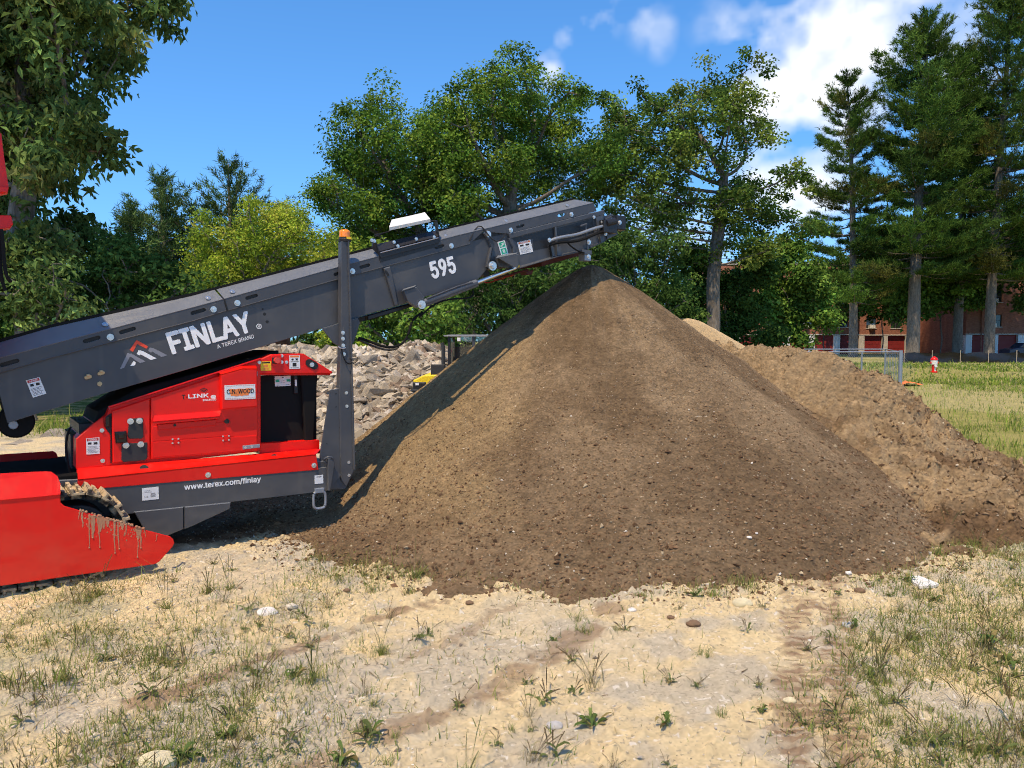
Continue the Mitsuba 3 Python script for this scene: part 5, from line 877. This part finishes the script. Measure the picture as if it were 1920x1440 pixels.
def limbs(P, par, rr, sides=6, rmin=0):
    ks = [k for k in range(1, len(P)) if rr[k] > rmin]
    a, b = P[par[ks]], P[ks]; ra, rb = np.minimum(rr[par[ks]], rr[ks] * 1.5 + .01), rr[ks]; t = unit(b - a); b = b + t * rb[:, None] * .3
    u = unit(np.cross(t, np.where(np.abs(t[:, 2:]) < .9, [0, 0, 1.], [1., 0, 0]))); v = np.cross(t, u); g = np.arange(sides) * 2 * np.pi / sides
    ring = np.cos(g)[None, :, None] * u[:, None] + np.sin(g)[None, :, None] * v[:, None]
    V = np.concatenate([a[:, None] + ring * ra[:, None, None], b[:, None] + ring * rb[:, None, None]], 1)
    i = np.arange(sides); j = (i + 1) % sides; f = np.r_[np.c_[i, j, sides + j], np.c_[i, sides + j, sides + i]]
    F = (f[None] + 2 * sides * np.arange(len(ks))[:, None, None]).reshape(-1, 3)
    return trimesh.Trimesh(V.reshape(-1, 3), F, process=False)
def leaf_quads(P, nrm, L, W, col, r, droop=0.0, fold=.25):
    n = len(P); nrm = unit(nrm); ax = unit(np.cross(nrm, r.normal(size=(n, 3)))); ax = unit(ax - np.array([0, 0, droop])); s = unit(np.cross(nrm, ax)); nn = np.cross(ax, s)
    m = P + ax * (L * .45)[:, None]; wv = s * (W / 2)[:, None]; up = nn * (W * fold)[:, None]; tip = P + ax * L[:, None] - nn * (L * .12)[:, None]
    V = np.stack([P, m + wv + up, tip, m - wv + up], 1)
    F = (np.array([[0, 1, 2], [0, 2, 3]])[None] + 4 * np.arange(n)[:, None, None]).reshape(-1, 3)
    return trimesh.Trimesh(V.reshape(-1, 3), F, process=False), np.repeat(col, 4, 0)
def foliage(C, r, per, rad, L, W, cols, w, droop=0., flat=.7, var=.22, upb=.7, clump_var=.22):
    """Leaves in clumps about the points C."""
    n = len(C) * per; ci = np.repeat(np.arange(len(C)), per); off = r.normal(size=(n, 3)); off = unit(off) * (r.uniform(0, 1, n) ** .45)[:, None] * rad * r.uniform(.6, 1.25, len(C))[ci][:, None] * [1, 1, flat]
    P = C[ci] + off; nrm = unit(off) * .55 + r.normal(0, .55, (n, 3)) + np.array([0, -.15, upb]); tone = palette(cols, w, len(C), r, clump_var)[ci] * np.array([2.1, 2.32, 2.2])
    col = tone * r.lognormal(0, var, (n, 1)) * np.array([1, 1, 1])
    return leaf_quads(P, nrm, L * r.uniform(.6, 1.2, n), W * r.uniform(.7, 1.2, n), np.clip(col, .004, .6), r, droop)
def dress(blobs2, Y, thick, r):
    """Give the crown's lobes their depth: several balls at different distances per lobe."""
    out = []
    for x, z, R in blobs2:
        for q in range(2 if R > .8 else 1): out.append((x + r.normal(0, .15) * R, Y + r.uniform(-1, 1) * thick, z + r.normal(0, .1) * R, R * r.uniform(.8, 1.0)))
    return out
def broadleaf(key, label, base, top, lobes, Y, thick, r0, seed, cols, w, per=46, rad=.55, L=.17, W=.11, n_attr=420, step=.45, kill=.8, droop=0., bsdf='leaf', group=None, category='tree', upb=.7, inner=.35, sides=6, skip=0.):
    r = np.random.default_rng(seed); B = dress(lobes, Y, thick, r)
    P, par = colonize(base, top, B, r, int(n_attr * 2.7), step * .8, kill * .60); rr, ch = radii(P, par, r0)
    t = thing(key, label, category, group)
    put('trunk', limbs(P, par, rr, sides), 'bark', t, smooth=40)
    tips = P[(ch == 0)]; twigs = P[(ch == 1) & (rr < .05)]
    C = np.vstack([tips, twigs[r.uniform(size=len(twigs)) < inner]]) if len(twigs) else tips
    C = C[C[:, 2] > base[2] + .3]
    if skip: C = C[r.uniform(size=len(C)) > skip]
    m, c = foliage(C, r, int(per * 1.2), rad * 1.12, L, W, cols, w, droop, upb=upb)
    put('crown', m, bsdf, t, color=c)
    return t
OAK = [(.060, .100, .016), (.085, .125, .020), (.115, .145, .024), (.042, .075, .015)]
MAP = [(.055, .085, .017), (.075, .100, .020), (.10, .115, .025), (.038, .062, .015)]
DARK = [(.038, .065, .016), (.05, .08, .02), (.028, .050, .013)]
LITE = [(.16, .19, .022), (.20, .215, .03), (.12, .155, .022), (.25, .235, .04)]
# --- the big tree at the left edge with long drooping leaves
broadleaf('magnolia_tree', 'big leafy tree with long drooping leaves at the left edge', (-10.333,16.5,1.031), (-10.227,16.5,5.406), [(-10.3,8.1,0.97),(-9.3,8.0,0.68),(-8.6,8.1,0.57),(-8.1,8.0,0.39),(-7.7,7.9,0.20),(-9.6,7.2,0.74),(-8.7,7.2,0.51),(-8.2,7.7,0.39),(-10.1,6.2,0.85),(-9.2,6.3,0.63),(-8.5,6.1,0.46),(-8.1,6.0,0.27),(-9.3,5.4,0.68),(-8.6,5.4,0.51),(-8.2,5.7,0.25),(-10.1,5.1,0.51),(-10.5,7.1,0.80),(-8.9,4.9,0.48),(-8.5,4.6,0.18),(-10.1,4.1,0.68),(-9.5,3.7,0.57),(-10.6,3.4,0.57),(-11.6,7.6,1.37),(-11.8,5.4,1.37),(-11.5,3.4,1.02),(-9.6,9.5,1.25),(-8.1,9.1,0.68),(-11.0,9.8,1.37)],
    16.5, 1.9, .26, 201, [(.062, .088, .026), (.085, .105, .032), (.045, .070, .022), (.12, .12, .045)], [3, 3, 3, 1], per=42, rad=.40, L=.23, W=.10, n_attr=900, step=.32, kill=.46, droop=.85, bsdf='glossy_leaf', upb=.5, inner=.5, sides=8)
# --- conifers far behind, the yellow-green tree before them
def conifer(key, label, x, Y, z0, apex, reach, seed, cols, w, n_whorl=30, per=44, blade=.30, bw=.045, r0=.3, lean=0., top_up=.9, bare=0., group=None, droop=-.05, dens=1.0, width=None, wind=0.):
    """A pine: whorls of branches with upswept ends, tufts of needles along their outer two thirds. reach(t): branch length at height t."""
    r = np.random.default_rng(seed); t_ = thing(key, label, 'pine tree', group); H = apex - z0; tr, N_, C_, axs = [], [], [], []
    zz = np.linspace(0, 1, 14); trunk = np.c_[x + lean * zz * zz * H + .15 * np.sin(zz * 5 + seed) * zz, np.full(14, Y) + .1 * np.cos(zz * 4), z0 + H * zz]
    put('trunk', tube(trunk, r0 * (1 - zz) ** .8 + .03, 9), 'bark', t_, smooth=40)
    lim = []
    for k in range(n_whorl):
        t = bare + (1 - bare) * ((k + r.uniform(-.4, .4)) / n_whorl); t = min(max(t, bare), .985); nb = r.integers(3, 6)
        for a in r.uniform(0, 2 * np.pi) + np.arange(nb) * 2 * np.pi / nb + r.normal(0, .3, nb):
            l = reach(t) * r.uniform(.55, 1.15) * (1 + wind * math.cos(a))
            if l < .25 or r.uniform() < .08: continue
            el = (t ** 2.5) * top_up + droop + r.normal(0, .1); c = np.array([np.interp(t, zz, trunk[:, 0]), Y, z0 + H * t]); d = np.array([math.cos(a), math.sin(a), 0]); s = np.linspace(0, 1, 6)
            p = c + d * (l * s * math.cos(el))[:, None] + np.array([0, 0, 1]) * (l * (s * math.sin(el) + .20 * s ** 2.6 - .06 * np.sin(s * 3.1)))[:, None] + r.normal(0, .04, 3) * s[:, None]
            lim.append(tube(p, (.012 + .022 * l) * (1 - s) * .6 + .008, 4)); n = int(max(5, l * per / 4.4 * dens)); q = r.uniform(.18 if t > .8 else .30, 1.03, n)
            side = np.array([-math.sin(a), math.cos(a), 0]); pos = np.stack([np.interp(q, s, p[:, i]) for i in range(3)], -1); fan = r.normal(0, 1, n) * .20 * l * np.minimum(q * 1.1, 1.15 - q * .55)
            pos = pos + side * fan[:, None] + d * (r.normal(0, .05, n) * l)[:, None] + np.array([0, 0, 1]) * (np.abs(r.normal(0, .10, n)) + .03)[:, None]
            N_.append(pos); axs.append(np.tile(unit(d * .7 + np.array([0, 0, .55])), (n, 1)) + side * (fan / max(l, .5) * 2)[:, None]); C_.append(np.tile(palette(cols, w, 1, r, .22) * np.array([1.6, 1.75, 1.15]), (n, 1)))
    put('limb', cat(lim), 'bark', t_)
    T_, A_, C_ = np.vstack(N_), unit(np.vstack(axs)), np.vstack(C_); m = 8; n = len(T_) * m; i = np.repeat(np.arange(len(T_)), m)
    d = unit(A_[i] * .75 + r.normal(0, .6, (n, 3)) + [0, 0, .25]); sd = unit(np.cross(d, r.normal(size=(n, 3)))) * (bw / 2 * r.uniform(.6, 1.3, n))[:, None]; o = T_[i] + r.normal(0, .07, (n, 3)); L = blade * r.uniform(.6, 1.2, n)
    V = np.stack([o - sd, o + sd, o + d * L[:, None]], 1); col = np.repeat(C_[i] * r.lognormal(0, .22, (n, 1)), 3, 0)
    put('needles', trimesh.Trimesh(V.reshape(-1, 3), np.arange(3 * n).reshape(-1, 3), process=False), 'needle', t_, color=np.clip(col, .003, .5)); return t_
BLUE = [(.050, .078, .036), (.066, .092, .042), (.036, .058, .030)]
PINE = [(.046, .078, .022), (.062, .095, .028), (.034, .058, .020), (.085, .085, .034)]
for k, (px, top, R, sd, lb) in enumerate((((-19.628,44,1.598), (-19.406,44,10.628)[2], 3.6, 301, 'left of the three dark conifers behind the yellow-green tree'), ((-16.467,46,1.598), (-16.325,46,11.965)[2], 4.2, 302, 'tallest middle one of the three dark conifers behind the yellow-green tree'), ((-20.384,42,1.598), (-20.343,42,8.464)[2], 3.2, 303, 'lowest of the three dark conifers, beside the big leafy tree'), )):
    conifer('conifer', lb, px[0], px[1], 0, top, (lambda t, R=R: R * min(1, (1.02 - t) * 1.9 + .10)), sd, BLUE, [3, 3, 2], n_whorl=24, per=62, blade=.34, bw=.055, r0=.22, top_up=1.0, droop=.15, group=None)
broadleaf('yellow_green_tree', 'bright yellow-green leafy tree behind the lower conveyor', (-8.774,26,1.42), (-8.565,26,3.024), [(-9.9,5.3,0.65),(-9.2,5.8,0.72),(-8.5,5.8,0.68),(-7.8,5.5,0.81),(-7.1,5.1,0.81),(-6.4,4.9,0.72),(-5.9,4.5,0.54),(-10.0,4.4,0.81),(-9.1,4.6,0.90),(-8.2,4.3,0.99),(-7.1,4.1,0.90),(-6.1,3.9,0.72),(-10.3,3.7,0.72),(-9.5,3.4,0.90),(-8.2,3.2,0.90),(-6.8,3.2,0.90),(-5.7,3.4,0.72),(-10.9,3.0,0.72),(-8.5,6.0,0.36),(-7.4,5.8,0.29)],
    26.0, 1.6, .12, 211, LITE, [3, 2, 3, 1], per=76, rad=.42, L=.12, W=.07, n_attr=520, step=.3, kill=.5, inner=.4)
# --- the oak and its neighbours behind the conveyor
broadleaf('oak_tree', 'large spreading oak with forked grey limbs behind the upper conveyor', (-0.341,33,1.598), (0.045,33,7.327), [(0.1,13.1,0.77),(0.9,12.7,0.59),(-0.6,12.2,0.82),(-1.6,11.6,0.77),(0.2,11.7,1.14),(1.1,13.1,0.46),(-2.5,10.8,0.91),(-1.2,10.3,1.14),(0.2,10.1,1.14),(2.2,11.1,0.82),(2.8,11.9,0.46),(3.0,10.5,0.77),(2.0,9.7,1.05),(0.9,9.2,1.05),(-0.9,8.5,1.14),(-2.2,8.8,0.96),(2.9,9.0,0.82),(1.8,8.1,1.00),(0.5,7.0,0.91),(-1.8,7.0,1.02),(-0.7,6.3,0.91),(2.7,7.0,0.77),(-2.8,9.9,0.77),(-2.5,10.9,0.77),(-2.2,7.7,1.05),(-3.6,8.3,1.00),(-0.2,8.5,1.00),(1.1,10.5,0.91),(3.4,8.3,0.82),(2.9,11.9,0.59),(3.8,10.1,0.77),(3.6,9.0,0.91)],
    33.0, 2.6, .36, 221, OAK, [3, 3, 2, 2], per=105, rad=.62, L=.15, W=.10, n_attr=720, step=.42, kill=.75, inner=.42, sides=8)
broadleaf('oak_tree', 'round-topped oak left of the forked one, with a small tuft at its top', (-3.746,34,1.364), (-3.721,34,5.546), [(-5.6,12.2,0.56),(-5.2,11.8,0.52),(-6.0,11.6,0.70),(-6.8,10.6,0.84),(-7.2,9.4,0.94),(-7.8,8.5,0.80),(-6.2,9.7,1.17),(-5.2,10.4,1.08),(-4.3,10.6,0.94),(-3.9,11.3,0.56),(-4.2,9.4,1.17),(-3.0,9.4,0.94),(-6.0,8.3,1.29),(-7.4,7.6,0.94),(-4.4,7.8,1.29),(-3.0,7.6,1.17),(-6.5,6.7,1.05),(-5.1,6.2,1.17),(-3.5,6.2,1.17),(-8.0,8.0,0.56),(-2.1,6.0,0.84)],
    34.0, 2.4, .30, 222, OAK, [3, 2, 2, 3], per=105, rad=.62, L=.15, W=.10, n_attr=700, step=.42, kill=.75, inner=.42)
broadleaf('maple_tree', 'tall open-crowned maple with a straight grey trunk right of the soil cone', (9.084,35,1.598), (9.335,35,8.969), [(7.8,13.3,0.53),(8.6,13.6,0.58),(10.0,13.6,0.53),(10.8,13.1,0.53),(7.0,12.5,0.68),(8.1,12.4,0.82),(9.2,12.7,0.82),(10.4,12.1,0.82),(11.3,11.4,0.63),(6.2,11.7,0.82),(5.5,11.1,0.72),(7.4,11.1,0.92),(9.0,11.2,0.92),(10.5,10.6,0.82),(4.9,10.7,0.68),(5.7,9.7,1.06),(7.1,9.4,1.06),(8.8,9.4,0.97),(10.9,10.1,0.58),(4.5,9.0,0.97),(6.0,8.0,1.11),(7.6,7.8,1.11),(10.5,8.5,0.97),(11.7,8.6,0.72),(9.3,7.3,1.11),(11.2,7.1,0.97),(12.4,7.9,0.63),(12.1,9.0,0.63),(12.9,7.1,0.72),(11.5,7.8,0.97),(5.0,9.9,0.97),(7.6,12.9,0.63),(9.5,13.4,0.58),(8.1,10.8,0.97),(9.7,11.5,0.87),(4.0,11.7,0.63),(4.9,11.4,0.82),(5.7,12.0,0.68),(4.3,9.7,0.97),(4.1,8.5,0.97),(11.5,12.7,0.48),(11.6,10.8,0.72),(13.2,6.4,0.72),(4.8,6.8,1.06),(6.7,6.4,1.06),(8.6,5.7,1.06),(10.5,5.7,0.97)],
    35.0, 2.4, .30, 231, MAP, [3, 3, 2, 2], per=62, rad=.50, L=.17, W=.125, n_attr=720, step=.42, kill=.72, inner=.30, sides=8)
broadleaf('maple_tree', 'leaning maple with a pale trunk behind the loader', (-1.694,30,1.598), (-1.234,30,3.653), [(-2.3,4.9,0.93),(-1.2,5.1,1.03),(0.0,4.9,0.93),(1.2,4.5,0.93),(2.5,4.5,0.83),(-2.7,3.9,0.83),(-1.2,3.9,0.93)],
    31.0, 1.5, .22, 232, DARK, [3, 2, 2], per=40, rad=.55, L=.20, W=.14, n_attr=260, step=.4, kill=.7)
# --- lower trees and bushes: each its own plant
def bush(key, label, Y, lobes, base, seed, cols, w, per=66, rad=.42, L=.14, W=.09, n_attr=260, step=.3, kill=.5, thick=1.0, category='bush', **k):
    return broadleaf(key, label, (base[0], Y, 0), (base[0], Y, base[1]), lobes, Y, thick, .07, seed, cols, w, per=per, rad=rad, L=L, W=W, n_attr=n_attr, step=step, kill=kill, category=category, **k)
GRN = [(.055, .095, .018), (.075, .12, .022), (.10, .14, .028), (.038, .065, .015)]
bush('bush', 'sunlit bush above the rubble heap, below the hanging hose', 19.0, [(-3.4,2.1,0.45),(-2.9,2.3,0.47),(-2.2,2.1,0.52),(-1.7,1.9,0.45),(-2.6,1.7,0.39),(-3.7,1.7,0.39),(-3.1,2.6,0.39),(-2.1,2.6,0.39),(-1.4,2.3,0.31)], ((-2.616,19,1.599)[0], .6), 241, GRN, [3, 3, 2, 1])
bush('bush', 'low bright bush right behind the grey post, at the rubble edge', 17.6, [(-3.5,1.5,0.24),(-3.3,1.5,0.19),(-3.9,1.4,0.22),(-4.2,1.6,0.32),(-3.8,1.7,0.27)], ((-3.638,17.6,1.357)[0], .5), 242, LITE, [1, 1, 3, 0], n_attr=140, per=44, rad=.3)
bush('understory_tree', 'dark young tree under the oak, left of the soil cone top', 27.0, [(-1.1,3.1,0.93),(0.0,3.1,1.02),(1.1,3.1,0.93),(2.0,3.6,0.74),(-1.7,2.3,0.74),(-0.4,2.2,0.93),(0.9,2.3,0.93),(1.9,2.7,0.74),(-0.6,4.0,0.74),(0.7,4.0,0.84)], ((0,27,1.599)[0], 1.0), 243, DARK, [3, 2, 3], category='tree')
bush('understory_tree', 'dark young tree between the oak and the maple, behind the cone', 29.0, [(3.4,4.4,0.90),(4.4,5.0,0.90),(5.4,4.4,0.90),(4.0,3.4,0.90),(5.2,3.0,0.90),(6.2,3.6,0.80),(3.0,5.4,0.80),(6.4,2.6,0.80),(5.8,5.2,0.80),(4.6,2.2,0.80),(2.8,3.2,0.80)], ((4.592,29,1.599)[0], 1.0), 244, DARK + [(.07, .10, .022)], [3, 2, 3, 2], category='tree', n_attr=330)
bush('understory_tree', 'fresh green young tree right of the maple trunk', 40.0, [(14.2,6.2,0.88),(15.0,7.1,0.77),(14.8,4.9,0.99),(14.0,4.1,0.99),(15.4,3.8,0.94),(14.6,2.7,0.99),(15.7,2.7,0.72),(13.2,3.2,0.83),(13.6,4.9,0.77),(15.0,1.6,0.61),(13.8,1.9,0.66)], ((14.603,40,1.185)[0], 1.2), 245, GRN, [2, 3, 3, 1], category='tree', L=.22, W=.15, rad=.55, n_attr=330)
bush('understory_tree', 'dark green young tree behind the maple trunk', 38.0, [(8.6,2.1,0.94),(9.1,3.7,0.94),(10.9,4.2,0.84),(11.5,2.9,1.05),(10.7,2.1,0.94),(12.0,5.2,0.94),(12.3,1.9,0.79),(8.8,5.5,0.89),(7.8,2.1,0.73)], ((10.993,38,1.206)[0], 1.2), 246, DARK, [3, 2, 2], category='tree', L=.22, W=.15, rad=.55, n_attr=300)
bush('understory_tree', 'shady leafy tree behind the left part of the conveyor', 17.0, [(-9.0,3.6,0.47),(-8.4,3.2,0.53),(-7.8,3.0,0.53),(-9.1,2.9,0.53),(-8.5,2.4,0.59),(-7.7,2.3,0.53),(-7.2,2.8,0.47),(-9.5,2.2,0.59),(-8.3,1.8,0.53),(-7.2,2.2,0.47),(-9.8,2.8,0.47)], ((-8.547,17,1.482)[0], .8), 247, DARK, [3, 2, 2], category='tree', L=.15, W=.08, n_attr=340)
bush('bush', 'sunlit bush below the big leafy tree at the left edge', 15.6, [(-10.1,2.5,0.54),(-9.5,2.7,0.43),(-9.1,2.5,0.48),(-8.7,2.9,0.39),(-9.7,2.0,0.43),(-9.0,1.9,0.39),(-10.7,2.5,0.65),(-8.6,2.3,0.37)], ((-9.669,15.6,1.492)[0], .6), 248, [(.062, .088, .026), (.085, .105, .032), (.045, .070, .022)], [3, 3, 2], L=.17, W=.07, rad=.33, n_attr=300, step=.27, kill=.4, droop=.6, bsdf='glossy_leaf', per=34)
bush('understory_tree', 'yellowish leafy tree at the right end of the yellow-green tree, behind the beacon', 28.5, [(-6.2,5.3,0.55),(-5.9,4.7,0.63),(-5.1,4.7,0.67),(-5.3,3.9,0.71),(-6.2,3.9,0.67),(-4.5,3.9,0.67),(-3.9,3.6,0.67),(-5.9,3.2,0.67)], ((-5.297,28.5,1.599)[0], 1.0), 249, OAK, [2, 3, 3, 1], category='tree', L=.17, W=.11)
bush('understory_tree', 'dark leafy tree behind the big tree at the left edge', 22.0, [(-14.5,2.2,0.91),(-13.6,2.5,0.91),(-12.7,2.8,0.91),(-15.4,2.8,1.06),(-14.2,3.4,0.91),(-13.1,3.7,0.83),(-12.2,2.2,0.76),(-14.1,1.6,0.76),(-13.0,1.6,0.76),(-15.1,1.6,0.91)], ((-13.944,22,1.296)[0], .8), 250, DARK, [3, 2, 2], category='tree', L=.19, W=.11, rad=.5, n_attr=260)
for k, (px, Y, lb) in enumerate(((330, 48, 'dark tree behind the conifers'), (560, 47, 'dark tree behind the yellow-green tree'), (760, 44, 'dark tree behind the rubble heap'), (980, 45, 'dark tree behind the oak'), (1180, 46, 'dark tree behind the soil cone top'))):
    x0 = ((-20.818,48,1.598), (-12.942,47,1.598), (-6.058,44,1.598), (0.62,45,1.598), (6.967,46,1.598))[k][0]; q = np.random.default_rng(400 + k)
    lob = [(x0 + q.uniform(-4.5, 4.5), q.uniform(1.0, 7.0), q.uniform(1.3, 2.0)) for _ in range(20)]
    bush('background_tree', lb, float(Y), lob, (x0, 1.5), 260 + k, DARK, [3, 2, 3], L=.32, W=.24, rad=.85, per=40, category='tree', n_attr=230, step=.5, kill=.85)
# --- pines and the leafy trees round them, before the brick building
def rp(a): return lambda t: a * np.interp(t, [0, .15, .3, .55, .8, .93, 1], [.75, .9, 1.0, .95, .72, .42, .12])
p1, p2, p3, p4 = (34.397,78,0.308), (39.38,76,0.341), (48.099,78,0.415), (48.33,84,0.209)
conifer('white_pine', 'pine with a brownish thin top, first from the maple', p1[0], 78.0, 0, (31.616,78,28.008)[2], rp(4.9), 311, PINE, [3, 2, 2, 2], n_whorl=30, per=100, blade=.46, bw=.07, r0=.42, lean=-.055, bare=.20, droop=-.10, top_up=.7)
conifer('white_pine', 'tallest pine with a bent bushy top and a thick bare trunk', p2[0], 76.0, 0, (38.963,76,32.842)[2], rp(6.0), 312, PINE, [3, 3, 2, 1], n_whorl=34, per=110, blade=.5, bw=.075, r0=.62, lean=.012, bare=.25, droop=-.10, top_up=.9)
conifer('white_pine', 'pine at the right edge whose top leaves the picture', p3[0], 78.0, 0, (49.673,78,38.664)[2], rp(6.9), 313, PINE, [3, 2, 2, 2], n_whorl=36, per=100, blade=.5, bw=.075, r0=.5, lean=.03, bare=.20, top_up=.9)
conifer('white_pine', 'pine standing between and behind the two tallest pines', p4[0], 84.0, 0, (47.316,84,32.149)[2], rp(6.0), 314, PINE, [3, 2, 3, 1], n_whorl=32, per=90, blade=.55, bw=.085, r0=.5, bare=.25)
for px, sd, cz, lb in ((((44.04,86,3.957)), 321, GRN, 'leafy tree directly behind the thick pine trunk'), (((43.473,91,4.094)), 322, DARK, 'dark leafy tree left of the thick pine trunk'), (((49.8,90,4.066)), 323, GRN, 'leafy tree right of the thick pine trunk'), (((58.606,84,3.902)), 324, DARK, 'dark leafy tree at the right edge under the pine')):
    q = np.random.default_rng(sd); lob = [(px[0] + q.uniform(-4.4, 4.4), q.uniform(5.6, 14.0), q.uniform(1.5, 2.5)) for _ in range(24)]
    bush('leafy_tree', lb, px[1], lob, (px[0], 3.5), sd, cz, [3, 2, 2] if len(cz) == 3 else [3, 3, 2, 2], L=.46, W=.34, rad=1.15, per=36, category='tree', n_attr=230, step=.6, kill=1.0, thick=2.0)
def dead_limb(p): return tube(p, np.linspace(.07, .015, len(p)), 5)
for m_ in (dead_limb([(39.207,75.2,9.919), (39.546,74.6,10.258), (39.214,74.4,10.991), (38.891,74.4,11.596)]), dead_limb([(38.797,75.2,9.868), (39.176,74.2,10.413), (39.397,74,9.585)]), dead_limb([(38.69,75.2,10.021), (37.358,74.8,9.976), (35.88,74.5,10.044)])): put('dead_branch', m_, 'bark', 'white_pine_001')
for m_ in (dead_limb([(47.648,77.4,10.583), (48.69,76.6,11.528), (50.089,76,12.48)]), dead_limb([(48.132,77,19.775), (46.193,76.4,19.838), (44.94,76.2,19.586)]), dead_limb([(47.63,77.4,11.108), (47.869,76.6,12.566), (49.134,76.2,13.796)])): put('dead_branch', m_, 'bark', 'white_pine_002')
